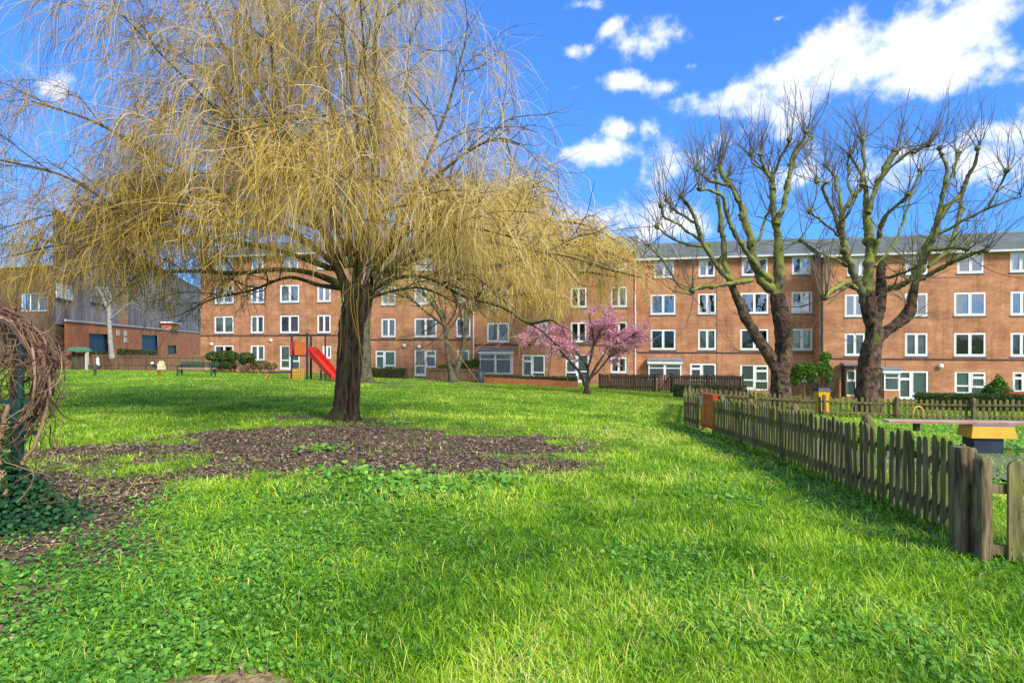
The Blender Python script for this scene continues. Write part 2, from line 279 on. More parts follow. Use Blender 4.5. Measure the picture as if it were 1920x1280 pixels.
def brickmat(name, ca, cb, cm, pale, axis=(1,0)):
    m, nt, n, L = shadermat(name)
    out = n('ShaderNodeOutputMaterial'); b = n('ShaderNodeBsdfPrincipled'); b.inputs['Roughness'].default_value = .9; b.inputs['Specular IOR Level'].default_value = .2
    geo = n('ShaderNodeNewGeometry'); dp = n('ShaderNodeVectorMath'); dp.operation = 'DOT_PRODUCT'; L(geo.outputs['Position'], dp.inputs[0]); dp.inputs[1].default_value = (axis[0], axis[1], 0)
    sp = n('ShaderNodeSeparateXYZ'); L(geo.outputs['Position'], sp.inputs[0]); cb_ = n('ShaderNodeCombineXYZ'); L(dp.outputs['Value'], cb_.inputs[0]); L(sp.outputs[2], cb_.inputs[1])
    br = n('ShaderNodeTexBrick'); L(cb_.outputs[0], br.inputs['Vector']); br.inputs['Scale'].default_value = 1; br.inputs['Brick Width'].default_value = .225; br.inputs['Row Height'].default_value = .075
    br.inputs['Mortar Size'].default_value = .010; br.inputs['Mortar Smooth'].default_value = .3; br.inputs['Color1'].default_value = (*ca, 1); br.inputs['Color2'].default_value = (*cb, 1); br.inputs['Mortar'].default_value = (*cm, 1)
    br.inputs['Bias'].default_value = 0
    mp = n('ShaderNodeMapping'); mp.inputs['Scale'].default_value = (.5, 2.2, 1); L(cb_.outputs[0], mp.inputs['Vector'])
    n1 = n('ShaderNodeTexNoise'); n1.inputs['Scale'].default_value = 1.0; n1.inputs['Detail'].default_value = 8; n1.inputs['Roughness'].default_value = .72; L(mp.outputs[0], n1.inputs['Vector'])
    r1 = n('ShaderNodeMapRange'); r1.inputs[1].default_value = .42; r1.inputs[2].default_value = .72; L(n1.outputs['Fac'], r1.inputs[0]); r1.inputs[4].default_value = .75
    mx = n('ShaderNodeMix'); mx.data_type = 'RGBA'; L(r1.outputs[0], mx.inputs['Factor']); L(br.outputs['Color'], mx.inputs['A']); mx.inputs['B'].default_value = (*pale, 1)
    n2 = n('ShaderNodeTexNoise'); n2.inputs['Scale'].default_value = .8; n2.inputs['Detail'].default_value = 7; n2.inputs['Roughness'].default_value = .7; L(cb_.outputs[0], n2.inputs['Vector'])
    r2 = n('ShaderNodeMapRange'); r2.inputs[1].default_value = .3; r2.inputs[2].default_value = .7; r2.inputs[3].default_value = .62; r2.inputs[4].default_value = 1.25; L(n2.outputs['Fac'], r2.inputs[0])
    m2 = n('ShaderNodeMix'); m2.data_type = 'RGBA'; m2.blend_type = 'MULTIPLY'; m2.inputs['Factor'].default_value = 1; L(mx.outputs['Result'], m2.inputs['A']); L(r2.outputs[0], m2.inputs['B'])
    mp3 = n('ShaderNodeMapping'); mp3.inputs['Scale'].default_value = (3.2, .22, 1); L(cb_.outputs[0], mp3.inputs['Vector'])
    n3 = n('ShaderNodeTexNoise'); n3.inputs['Scale'].default_value = 1.0; n3.inputs['Detail'].default_value = 5; L(mp3.outputs[0], n3.inputs['Vector'])
    r3 = n('ShaderNodeMapRange'); r3.inputs[1].default_value = .50; r3.inputs[2].default_value = .72; r3.inputs[3].default_value = 1.0; r3.inputs[4].default_value = .74; L(n3.outputs['Fac'], r3.inputs[0])
    m3 = n('ShaderNodeMix'); m3.data_type = 'RGBA'; m3.blend_type = 'MULTIPLY'; m3.inputs['Factor'].default_value = 1; L(m2.outputs['Result'], m3.inputs['A']); L(r3.outputs[0], m3.inputs['B'])
    L(m3.outputs['Result'], b.inputs['Base Color']); L(b.outputs[0], out.inputs[0])
    return m
M['brick'] = brickmat('facade_brick', (.56,.215,.10), (.42,.15,.07), (.45,.29,.18), (.66,.35,.19), (.9717-.2361, -.2361-.9717))
M['brick_red'] = brickmat('warehouse_brick', (.66,.20,.07), (.54,.15,.055), (.36,.2,.12), (.46,.17,.08), (-.7,.7))
M['brick_brown'] = brickmat('brown_brick', (.20,.12,.07), (.14,.08,.05), (.2,.15,.1), (.24,.15,.09), (.9,.4))

# corrugated grey cladding
m, nt, n, L = shadermat('grey_cladding'); M['cladding'] = m
out = n('ShaderNodeOutputMaterial'); b = n('ShaderNodeBsdfPrincipled'); b.inputs['Roughness'].default_value = .7
geo = n('ShaderNodeNewGeometry'); mp = n('ShaderNodeMapping'); mp.inputs['Scale'].default_value = (.5,.5,.06); L(geo.outputs['Position'], mp.inputs['Vector'])
tx = n('ShaderNodeTexNoise'); tx.inputs['Scale'].default_value = 1.6; tx.inputs['Detail'].default_value = 6; tx.inputs['Roughness'].default_value = .7; L(mp.outputs[0], tx.inputs['Vector'])
cr = n('ShaderNodeValToRGB'); cr.color_ramp.elements[0].position = .35; cr.color_ramp.elements[0].color = (.065,.06,.065,1); cr.color_ramp.elements[1].position = .68; cr.color_ramp.elements[1].color = (.24,.225,.23,1); L(tx.outputs['Fac'], cr.inputs[0])
L(cr.outputs[0], b.inputs['Base Color']); L(b.outputs[0], out.inputs[0])

# ground: earth, moss-green turf between the blades
m, nt, n, L = shadermat('lawn_soil'); M['ground'] = m
out = n('ShaderNodeOutputMaterial'); b = n('ShaderNodeBsdfPrincipled'); b.inputs['Roughness'].default_value = .95; b.inputs['Specular IOR Level'].default_value = .1
geo = n('ShaderNodeNewGeometry'); at = n('ShaderNodeAttribute'); at.attribute_name = 'tint'
t1 = n('ShaderNodeTexNoise'); t1.inputs['Scale'].default_value = 2.5; t1.inputs['Detail'].default_value = 8; t1.inputs['Roughness'].default_value = .65; L(geo.outputs['Position'], t1.inputs['Vector'])
t2 = n('ShaderNodeTexNoise'); t2.inputs['Scale'].default_value = 14; t2.inputs['Detail'].default_value = 6; L(geo.outputs['Position'], t2.inputs['Vector'])
gr = n('ShaderNodeValToRGB'); e = gr.color_ramp.elements; e[0].position = .3; e[0].color = (.06,.13,.012,1); e[1].position = .7; e[1].color = (.26,.40,.03,1); L(t1.outputs['Fac'], gr.inputs[0])
so = n('ShaderNodeValToRGB'); e = so.color_ramp.elements; e[0].position = .35; e[0].color = (.04,.03,.022,1); e[1].position = .65; e[1].color = (.20,.14,.10,1); L(t2.outputs['Fac'], so.inputs[0])
ad = n('ShaderNodeMath'); ad.operation = 'ADD'; L(at.outputs['Fac'], ad.inputs[0]); s2 = n('ShaderNodeMath'); s2.operation = 'MULTIPLY_ADD'; L(t2.outputs['Fac'], s2.inputs[0]); s2.inputs[1].default_value = .9; s2.inputs[2].default_value = -.45; L(s2.outputs[0], ad.inputs[1])
rr = n('ShaderNodeMapRange'); L(ad.outputs[0], rr.inputs[0]); rr.inputs[1].default_value = .38; rr.inputs[2].default_value = .62
mx = n('ShaderNodeMix'); mx.data_type = 'RGBA'; L(rr.outputs[0], mx.inputs['Factor']); L(gr.outputs[0], mx.inputs['A']); L(so.outputs[0], mx.inputs['B']); L(mx.outputs['Result'], b.inputs['Base Color'])
bp = n('ShaderNodeBump'); bp.inputs['Distance'].default_value = .05; L(t2.outputs['Fac'], bp.inputs['Height']); L(bp.outputs[0], b.inputs['Normal']); L(b.outputs[0], out.inputs[0])

# ------------------------------------------------------------------ ground
def ell(x, y, cx, cy, rx, ry, soft=.35):
    d = np.sqrt(((x-cx)/rx)**2+((y-cy)/ry)**2); return 1-sstep(1-soft, 1+soft, d)
def mulch(x, y):
    x = np.asarray(x, float); y = np.asarray(y, float)
    m = np.maximum.reduce([ell(x,y,-2.4,10.2,3.9,2.6,.5), ell(x,y,-4.9,8.2,2.6,1.9,.5), ell(x,y,-4.6,6.2,1.4,1.6,.5), ell(x,y,-3.7,4.7,.9,.6,.6)*.8, ell(x,y,-1.0,9.4,2.6,2.0), .62*ell(x,y,-3.9,13.6,2.0,1.4), .55*ell(x,y,-3.6,3.3,.9,.9), .8*ell(x,y,-8,33,3,1.2), .6*ell(x,y,-5,30,4,1.0)])
    m = m*(.75+1.3*(N1(x,y,1.0,4)-.38)) - .55*sstep(.52,.68,N2(x,y,1.1,3))*(1-.8*ell(x,y,-2.2,9.6,2.6,1.6)) - 1.3*ell(x,y,-4.9,8.0,1.2,.8,.8)*np.clip(N3(x,y,2.2,3)-.25,0,1)
    return np.clip(m,0,1)
def cloverw(x, y):
    x = np.asarray(x, float); y = np.asarray(y, float)
    a = sstep(.3, -1.3, x-.22*(y-3)+.7+1.6*(N1(x,y,.8,3)-.5))*sstep(7.5,4.5,y)
    a = np.maximum(a, .8*ell(x,y,-1.0,6.4,2.2,1.0)*sstep(.4,.55,N2(x,y,1.1,3)))
    fx = 3.8+.085*(y-4.5)
    b = sstep(.75,.15,np.abs(x-fx+.3))*sstep(4,5,y)*sstep(17,14,y)
    c = .6*sstep(.56,.70,N3(x,y,.9,3))*sstep(14,6,y)*(x > 0)
    return np.clip(np.maximum.reduce([a,b,c]),0,1)
def paved(x, y):   # mossy playground paving
    return ell(x,y,8.6,9.0,3.6,2.2,.15)+ell(x,y,11.5,12.6,4.0,1.2,.2)
def axis_grid(lim, fine, n0, n1):
    a = np.arange(0, fine+1e-6, n0); b = np.arange(a[-1]+n1, 56, n1); c = 56*np.geomspace(1.05, lim/56, 14); v = np.r_[a, b, c]
    return v
gx = axis_grid(900, 8, .2, .6); gx = np.r_[-gx[::-1][:-1], gx]; gyp = axis_grid(1500, 16, .2, .6); gyn = np.array([-900,-400,-150,-60,-30,-14,-8,-4,-2,-1]); gy = np.r_[gyn, gyp]
GX, GY = np.meshgrid(gx, gy); GZ = gz(GX, GY)
gm = MB(); nx, ny = len(gx), len(gy); ii = (np.arange(ny-1)[:, None]*nx+np.arange(nx-1)[None, :]).ravel()
soil = np.where((GY > 1) & (GY < 40), mulch(GX, GY), 0)
gm.add(np.stack([GX, GY, GZ], -1).reshape(-1, 3), np.stack([ii, ii+1, ii+nx+1, ii+nx], -1), 0, np.clip(soil, 0, 1).ravel())
tag(gm.build('lawn_ground', M['ground'], smooth=True, attr=True), kind='structure')

def sheet(name, poly, mt, lift=.006, step=.4):
    """a draped sheet on the ground, outline poly in metres"""
    poly = np.array(poly, float); x0, y0 = poly.min(0); x1, y1 = poly.max(0); mb = MB(); V = {}; vs = []; fs = []
    def inside(x, y):
        c = False; j = len(poly)-1
        for i in range(len(poly)):
            if (poly[i,1] > y) != (poly[j,1] > y) and x < (poly[j,0]-poly[i,0])*(y-poly[i,1])/(poly[j,1]-poly[i,1])+poly[i,0]: c = not c
            j = i
        return c
    def vid(i, j):
        if (i, j) not in V:
            x = x0+i*step; y = y0+j*step; V[(i, j)] = len(vs); vs.append((x, y, g1(x, y)+lift+.02))
        return V[(i, j)]
    for i in range(int((x1-x0)/step)+1):
        for j in range(int((y1-y0)/step)+1):
            if inside(x0+(i+.5)*step, y0+(j+.5)*step): fs.append((vid(i,j), vid(i+1,j), vid(i+1,j+1), vid(i,j+1)))
    mb.add(vs, np.array(fs)); return tag(mb.build(name, mt, smooth=True), kind='structure')
ang = np.linspace(0, 2*math.pi, 40, endpoint=False)
sheet('bare_earth', [(-1.36+.36*math.cos(a)*(1+.18*math.sin(3*a+1)), 2.74+.21*math.sin(a)*(1+.15*math.cos(5*a))) for a in ang], M['tan'], step=.02, lift=-.013)
sheet('playground_paving', [(8.6+3.6*math.cos(a)*(1+.12*math.sin(3*a)), 9.2+1.9*math.sin(a)*(1+.1*math.cos(4*a))) for a in ang], M['moss_paving'], step=.15)
sheet('playground_path', [(7.5,12.0),(17,12.2),(17,13.2),(7.2,12.9)], M['moss_paving'], step=.2)
sheet('path', [(-7.5,35.4),(-1.5,36.2),(-1.5,36.9),(-7.5,36.1)], M['path'], step=.25)

# ------------------------------------------------------------------ brick apartment block
U = np.array((.9717, -.2361)); NV = np.array((-.2361, -.9717)); O = np.array((0., 47.1))
def Dline(px, off=0.):           # distance at which the sight line through px meets the facade set back by off
    s = (px-960)/F; return (47.1+1.029*off)/(1+.243*s)
def T(px, off=0.):
    D = Dline(px, off); X = (px-960)/F*D; return (X-O[0])*U[0]+(D-O[1])*U[1]
def Z(py, px, off=0.): return EYE+(640-py)/F*Dline(px, off)
def fac(off):
    def f(t, o, z): p = O+U*t+NV*(o-off); return (p[0], p[1], z)     # o: outward from the wall face
    return f
SECT = [  # name, px0, px1, set back, z of first-floor sill, ground-floor drop
 ('A', 376, 672, 0.0, 2.40), ('B', 672, 886, 0.0, 2.03), ('C', 886, 1187, 0.0, 1.60), ('D', 1187, 1536.5, .8, 1.02), ('E', 1536.5, 2120, -.6, .67)]
UP = {'A': [(402,438),(470,495),(525,561),(595,620)], 'B': [(715,742),(777,819),(855,882)], 'C': [(913,955),(1003,1028),(1070,1100),(1145,1176)],
      'D': [(1220,1267),(1309,1343),(1388,1441),(1484,1523)], 'E': [(1584,1622),(1697,1740),(1789,1849),(1895,1936),(1985,2045)]}
TOP = {'D': [(1226,1264),(1310,1341),(1391,1440),(1485,1520)], 'E': [(1589,1637),(1697,1740),(1795,1845),(1894,1935),(1990,2040)],
       'A': [(404,436),(471,494),(527,559),(595,618)], 'B': [(716,741),(779,817),(856,880)], 'C': [(915,953),(1001,1023),(1070,1099),(1145,1175)]}
# ground floor: kind, px0, px1, py top, py bottom   (win: hopper left; door: door left; rood: door right; two: two lights; bay)
GF = {'A': [('two',402,438,647,677),('two',470,496,647,676),('door',525,562,648,693),('two',605,621,648,672)],
      'B': [('baysmall',650,688,646,690),('win',704,742,657,692),('door',777,818,656,705),('pdoor',857,880,656,706)],
      'C': [('bay',903,962,653,700),('win',979,1022,665,706),('rood',1060,1105,664,717),('two',1145,1175,669,699)],
      'D': [('bay',1216,1277,671,711),('win',1294,1343,681,714),('door',1388,1441,684,731),('two',1494,1522,684,716)],
      'E': [('pdoor',1586,1606,693,742),('baysmall',1652,1681,687,731),('win',1684,1741,695,748),('door',1790,1849,697,741),('win',1899,1945,697,736),('two',2000,2060,700,736)]}
blk = thing('apartment_block', 'long four storey brown brick apartment block with white windows and slate roof', 'apartment block', (0, 47.1, -1.5))
ORG = (0, 47.1, -1.5)
CURT = ['curt_w', 'curt_g', 'curt_d', 'curt_b', 'curt_p']
def window(kind, t0, t1, z0, z1, off, curt, o0=-.09, sill=True, low=False):
    """white plastic window; parts: window > pane, curtain, sill"""
    f = fac(off); w = MB(); g = MB(); c = MB(); ft = .075; d = .07
    def bar(a0, a1, b0, b1, o=0.): w.box(a0, a1, o0+o, o0+d+o, b0, b1, fr=f)
    bar(t0, t1, z1-ft, z1); bar(t0, t1, z0, z0+ft+.02); bar(t0, t0+ft, z0+ft+.02, z1-ft); bar(t1-ft, t1, z0+ft+.02, z1-ft)
    def light(a0, a1, b0, b1, sash=True):
        s = .055 if sash else .0
        if sash:
            bar(a0, a1, b1-s, b1, .012); bar(a0, a1, b0, b0+s, .012); bar(a0, a0+s, b0+s, b1-s, .012); bar(a1-s, a1, b0+s, b1-s, .012)
        g.add([f(a0+s, o0+.03, b0+s), f(a1-s, o0+.03, b0+s), f(a1-s, o0+.03, b1-s), f(a0+s, o0+.03, b1-s)], [(0,1,2,3)])
    a0, a1, b0, b1 = t0+ft, t1-ft, z0+ft+.02, z1-ft; wd = a1-a0
    if kind == 'two':
        mid = (a0+a1)/2; mw = .05 if wd < 1.2 else .07; bar(mid-mw/2, mid+mw/2, b0, b1); light(a0, mid-mw/2, b0, b1); light(mid+mw/2, a1, b0, b1)
    elif kind == 'win':
        m1 = a0+wd*.40; bar(m1, m1+.12, b0, b1); hz = b1-(b1-b0)*.26; bar(a0, m1, hz-.06, hz); light(a0, m1, hz, b1); light(a0, m1, b0, hz-.06)
        lz = b0+(b1-b0)*.16; bar(m1+.12, a1, lz-.07, lz); light(m1+.12, a1, lz, b1); light(m1+.12, a1, b0, lz-.07, False)
    elif kind in ('door', 'rood'):
        fr_ = .52; rev = kind == 'rood'
        m1 = a0+wd*(fr_ if not rev else 1-fr_); bar(m1-.06, m1+.06, b0, b1)
        d0, d1 = (a0, m1-.06) if not rev else (m1+.06, a1); w0, w1 = (m1+.06, a1) if not rev else (a0, m1-.06)
        lz = b0+(b1-b0)*.38
        bar(d0, d1, lz-.05, lz+.05); bar(d0, d1, b0, b0+.12); bar(d0, d0+.06, b0+.12, b1); bar(d1-.06, d1, b0+.12, b1)
        light(d0+.06, d1-.06, lz+.05, b1, False); light(d0+.06, d1-.06, b0+.12, lz-.05, False)
        lz2 = b0+(b1-b0)*.34; hz = b1-(b1-b0)*.20; bar(w0, w1, lz2-.06, lz2+.02); bar(w0, w1, hz-.05, hz); light(w0, w1, hz, b1); light(w0, w1, lz2+.02, hz-.05); light(w0, w1, b0, lz2-.06, False)
    elif kind == 'pdoor':
        bar(a0, a1, b0+.9, b0+1.0); light(a0, a1, b0+1.0, b1); light(a0, a1, b0, b0+.9, False)
    part = w.build('door' if kind in ('pdoor',) else 'window', M['white'], blk, ORG)
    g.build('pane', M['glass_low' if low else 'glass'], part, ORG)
    if curt == 'split':
        for q4 in ([(a0,b0),(a0+wd*.30,b0),(a0+wd*.24,b1),(a0,b1)], [(a1-wd*.27,b0),(a1,b0),(a1,b1),(a1-wd*.22,b1)]): MB().add([f(x, o0-.10, z) for x, z in q4], [(0,1,2,3)]).build('curtain', M['curt_w'], part, ORG)
    elif curt:
        n = max(8, int(wd/.06)); V = []; top = b1
        for i in range(n+1):
            a = a0+wd*i/n; oo = o0-.10+.02*math.sin(i*2.1+t0); V += [f(a, oo, b0), f(a, oo, top)]
        c.add(V, [(2*i, 2*i+2, 2*i+3, 2*i+1) for i in range(n)]); c.build('curtain', M[curt], part, ORG, smooth=True)
    if sill:
        MB().box(t0-.05, t1+.05, .003, .055, z0-.07, z0-.004, fr=f).build('sill', M['lead'], part, ORG)
    return part
curtseq = random.Random(5)
def pickc(): return curtseq.choice(['curt_w','curt_g','curt_d','curt_w','curt_b','split','split','curt_g','curt_w'])
special = {('A',0,0):'curt_g',('A',0,2):'curt_p',('A',0,3):'curt_p',('D',0,0):'curt_d',('D',0,3):'curt_g',('D',0,1):'curt_g',('D',0,2):None,('D',1,0):'split',('D',1,1):None,('D',1,2):None,('D',2,2):'curt_b',
  ('D',2,0):'curt_w',('E',0,2):'curt_d',('E',0,1):'curt_w',('E',0,0):'curt_w',('E',1,2):None,('E',1,0):None,('E',1,1):None,('E',1,3):None,('E',2,2):None,('E',2,3):'split'}
def merge_faces(mb, ts, zs, holes, f):
    for i in range(len(ts)-1):
        for j in range(len(zs)-1):
            a, b, c, d = ts[i], ts[i+1], zs[j], zs[j+1]; m_, k_ = (a+b)/2, (c+d)/2
            if any(h[0] < m_ < h[1] and h[2] < k_ < h[3] for h in holes): continue
            mb.add([f(a,0,c), f(b,0,c), f(b,0,d), f(a,0,d)], [(0,1,2,3)])
DEPTH = 9.0
roofs = []
for (nm, p0, p1, off, s) in SECT:
    f = fac(off); t0, t1 = T(p0, off), T(p1, off); eave = s+7.02; base = s-4.6; holes = []; jobs = []
    for fl, (zz, hh, cols) in enumerate([(s,1.57,UP[nm]), (s+2.70,1.57,UP[nm]), (s+5.53,1.30,TOP[nm])]):
        for i, (a, b) in enumerate(cols):
            h = (T(a, off), T(b, off), zz, zz+hh); holes.append(h); jobs.append(('two',)+h+(special.get((nm,fl,i), pickc()),))
    for (kd, a, b, y1, y2) in GF[nm]:
        pc = (a+b)/2; h = (T(a, off), T(b, off), Z(y2, pc, off), Z(y1, pc, off))
        holes.append(h if not kd.startswith('bay') else (h[0]+.15, h[1]-.15, h[2]+.2, h[3]-.35)); jobs.append((kd,)+h+(curtseq.choice(['curt_w','curt_g','curt_w','split']),))
    w = MB(); ts = sorted({t0, t1} | {h[0] for h in holes} | {h[1] for h in holes}); zs = sorted({base, eave} | {h[2] for h in holes} | {h[3] for h in holes})
    merge_faces(w, ts, zs, holes, f)
    for h in holes:     # reveals
        a, b, c, d = h; r = -.16
        for q in ([(a,0,c),(a,r,c),(a,r,d),(a,0,d)], [(b,0,c),(b,0,d),(b,r,d),(b,r,c)], [(a,0,d),(a,r,d),(b,r,d),(b,0,d)], [(a,0,c),(b,0,c),(b,r,c),(a,r,c)]): w.add([f(*x) for x in q], [(0,1,2,3)])
    for tt in (t0, t1): w.add([f(tt,0,base), f(tt,-DEPTH,base), f(tt,-DEPTH,eave), f(tt,-DEPTH/2,eave+1.7), f(tt,0,eave)], [(0,1,2,3,4)])
    w.add([f(t0,-DEPTH,base), f(t1,-DEPTH,base), f(t1,-DEPTH,eave), f(t0,-DEPTH,eave)], [(0,1,2,3)])
    w.build('wall', M['brick'], blk, ORG)
    fl_ = MB()
    for zz in (s-.9, s+1.85, s+4.6): fl_.box(t0+.02, t1-.02, -DEPTH+.1, -.2, zz-.1, zz, fr=f)
    fl_.build('floor_slab', M['stone'], blk, ORG)
    MB().box(t0, t1, .004, .05, s-.24, s-.17, fr=f).build('string_course', M['pipe'], blk, ORG)
    rf = MB(); ov = .32; tA, tB = t0-.02, t1+(.25 if nm in 'CE' else .02)
    rf.add([f(tA,ov,eave-.02), f(tB,ov,eave-.02), f(tB,-DEPTH/2,eave+1.82), f(tA,-DEPTH/2,eave+1.82), f(tB,-DEPTH-ov,eave-.02), f(tA,-DEPTH-ov,eave-.02),
            f(tA,ov,eave-.14), f(tB,ov,eave-.14), f(tB,-DEPTH-ov,eave-.14), f(tA,-DEPTH-ov,eave-.14)], [(0,1,2,3),(3,2,4,5),(0,6,7,1),(6,9,8,7),(0,3,5,9,6),(1,7,8,4,2),(4,8,9,5)])
    roof = rf.build('roof', M['slate'], blk, ORG)
    MB().box(tA+.01, tB-.01, -DEPTH/2-.09, -DEPTH/2+.09, eave+1.78, eave+1.87, fr=f).build('ridge', M['lead'], roof, ORG)
    MB().box(t0+.02, t1+.0, ov+.004, ov+.12, eave-.16, eave-.03, fr=f).build('gutter', M['gutter'], blk, ORG)
    MB().box(t0+.02, t1+.0, .02, ov-.004, eave-.155, eave-.143, fr=f).build('soffit', M['gutter'], blk, ORG)
    if nm in 'DEC':
        tt = t0+.18 if nm != 'C' else t0+.1
        MB().box(tt-.04, tt+.04, .03, .11, base, eave-.5, fr=f).box(tt-.10, tt+.10, .02, .22, eave-.5, eave-.22, fr=f).build('downpipe', M['white'] if nm != 'E' else M['pipe'], blk, ORG)
    for (kd, a, b, c, d, cu) in jobs:
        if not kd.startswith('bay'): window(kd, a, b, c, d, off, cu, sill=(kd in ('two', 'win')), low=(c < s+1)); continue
        dep = .55; o = MB(); g = MB(); cr = MB(); nb = 2 if kd == 'bay' else 1
        top = d-.42
        for (u0, u1) in [(a+(b-a)*i/nb, a+(b-a)*(i+1)/nb) for i in range(nb)]:
            for q in ((u0, u1, c, c+.09), (u0, u1, top-.09, top), (u0, u0+.09, c+.09, top-.09), (u1-.09, u1, c+.09, top-.09), (u0+.09, u1-.09, c+(top-c)*.70, c+(top-c)*.70+.07)):
                o.box(q[0]+.001, q[1]-.001, dep-.07, dep, q[2], q[3], fr=f)
            for (q0, q1) in ((c+.09, c+(top-c)*.70), (c+(top-c)*.70+.07, top-.09)):
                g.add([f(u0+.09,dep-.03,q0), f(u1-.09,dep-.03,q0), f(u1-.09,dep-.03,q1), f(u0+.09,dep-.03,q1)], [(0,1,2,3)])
            cr.add([f(u0+.09,dep-.13,c+.09), f(u1-.09,dep-.13,c+.09), f(u1-.09,dep-.13,top-.09), f(u0+.09,dep-.13,top-.09)], [(0,1,2,3)])
        for u0 in (a, b):
            sg = 1 if u0 == a else -1
            o.box(min(u0,u0+sg*.06), max(u0,u0+sg*.06), .002, dep-.072, c, c+.09, fr=f); o.box(min(u0,u0+sg*.06), max(u0,u0+sg*.06), .002, dep-.072, top-.09, top, fr=f); o.box(min(u0,u0+sg*.06), max(u0,u0+sg*.06), .002, .08, c+.09, top-.09, fr=f)
            g.add([f(u0+sg*.03,.08,c+.09), f(u0+sg*.03,dep-.07,c+.09), f(u0+sg*.03,dep-.07,top-.09), f(u0+sg*.03,.08,top-.09)], [(0,1,2,3)])
        bay = MB(); bpl = MB(); bay.box(a-.08, b+.08, .003, dep+.10, top+.002, top+.20, fr=f); bpl.box(a+.02, b-.02, .003, dep-.02, c-1.0, c-.002, fr=f)
        bay.hexa([f(a-.10,.002,top+.202), f(b+.10,.002,top+.202), f(b+.10,dep+.14,top+.202), f(a-.10,dep+.14,top+.202), f(a-.10,.002,top+.42), f(b+.10,.002,top+.42), f(b+.10,dep+.14,top+.25), f(a-.10,dep+.14,top+.25)], m=2)
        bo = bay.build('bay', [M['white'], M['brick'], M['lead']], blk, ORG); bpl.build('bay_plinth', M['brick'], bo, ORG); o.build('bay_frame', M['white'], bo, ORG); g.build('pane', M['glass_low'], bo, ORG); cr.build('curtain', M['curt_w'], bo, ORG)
for (px, py, off) in [(397,645,0),(508,638,0),(758,648,0),(786,650,0),(1043,652,0),(1366,674,1.1),(1764,686,-.7),(1381,601+61,1.1)]:
    t, z = T(px, off), Z(py, px, off); f = fac(off); l = MB(); rr = .17 if px not in (1381,) else .07
    for k in range(5):   # domed bulkhead lamp
        a0, a1 = k*math.pi/10, (k+1)*math.pi/10
        for j in range(16):
            b0, b1 = j*math.pi/8, (j+1)*math.pi/8
            l.add([f(t+rr*math.cos(a)*math.cos(b), .03+.11*math.sin(a), z+rr*math.cos(a)*math.sin(b)) for a, b in ((a0,b0),(a0,b1),(a1,b1),(a1,b0))], [(0,1,2,3)])
    l.build('wall_lamp', M['lamp'] if px != 1381 else M['pipe'], blk, ORG, smooth=True)

for px, off, z0_, z1_ in ((450,0,-1.0,2.1),(776,0,-1.3,1.8),(1344,.8,-2.2,7.9),(1060,0,-1.6,1.4),(1660,-.6,-2.6,.4)):
    t = T(px, off); MB().box(t-.012, t+.012, .002, .012, z0_, z1_, fr=fac(off)).build('movement_joint', M['pipe'], blk, ORG)
# porch with a dark screen door beside the section step
f = fac(-.7); t0, t1 = T(1577,-.7), T(1607,-.7); zb = Z(745,1590,-.7)
pr = thing('porch', 'dark brown timber porch frame against the brick wall left of the right pollarded tree', 'porch', f(t0,.5,zb)); po = f(t0,.5,zb)
b_ = MB()
for a, c in ((t0,.02),(t1-.08,.02),(t0,.9),(t1-.08,.9)): b_.box(a, a+.08, c, c+.08, zb, zb+2.25, fr=f)
b_.build('post', M['timber_dark'], pr, po); MB().box(t0-.1, t1+.1, .01, 1.1, zb+2.252, zb+2.40, fr=f).build('roof', M['lead'], pr, po)
b_ = MB()
for k in range(12): b_.box(t0+.01, t0+.04, .11+k*.062, .155+k*.062, zb+.1, zb+2.2, fr=f)
b_.build('side_screen', M['timber_dark'], pr, po)

# ------------------------------------------------------------------ grey clad warehouse and brown building on the far left
def wline(D, o=0):
    if o < -2: return (-.7545*47-.371*(D-47)+o*.75, D-o*1.0)     # the end walls run straight back
    return (-.7545*47-.371*(D-47)+o*.937, D+o*.348)
def Dw(px):  # depth on warehouse line at px
    s = (px-960)/F; return (-.7545*47+.371*47)/(s+.371)
wf = lambda D, o, z: (wline(D, o)[0], wline(D, o)[1], z)
W0 = wf(47, 0, -.6)
wh = thing('warehouse', 'tall grey clad warehouse on an orange brick base behind the willow', 'warehouse', W0)
w = MB(); D0, D1 = 46.0, 150.0; ztop = 3.35
doors = [(Dw(167), Dw(203), 1.66+.7*1.0), (Dw(266), Dw(296), 2.45)]
hol = [(d0, d1, -1.6, zt) for d0, d1, zt in doors] + [(Dw(314.5), Dw(331), -.2, 1.1)]
ts = sorted({D0, D1} | {h[0] for h in hol} | {h[1] for h in hol}); zs = sorted({-1.6, ztop} | {h[2] for h in hol} | {h[3] for h in hol})
for i in range(len(ts)-1):
    for j in range(len(zs)-1):
        m_, k_ = (ts[i]+ts[i+1])/2, (zs[j]+zs[j+1])/2
        if any(h[0] < m_ < h[1] and h[2] < k_ < h[3] for h in hol): continue
        w.add([wf(ts[i],0,zs[j]), wf(ts[i+1],0,zs[j]), wf(ts[i+1],0,zs[j+1]), wf(ts[i],0,zs[j+1])], [(0,1,2,3)])
w.add([wf(D0,0,ztop), wf(D1,0,ztop), wf(D1,-2.2,ztop), wf(D0,-2.2,ztop)], [(0,1,2,3)]); w.add([wf(D0,0,-1.6), wf(D0,-9,-1.6), wf(D0,-9,ztop), wf(D0,0,ztop)], [(0,1,2,3)])
w.build('base_wall', M['brick_red'], wh, W0)
MB().box(D0, D1, .004, .10, ztop-.10, ztop+.06, fr=wf).build('coping', M['stone'], wh, W0)
for d0, d1, zt in doors:
    MB().box(d0-.6, d1+.9, -.30, -.22, -1.6, zt+.3, fr=wf).build('shutter', M['bluedoor'], wh, W0)
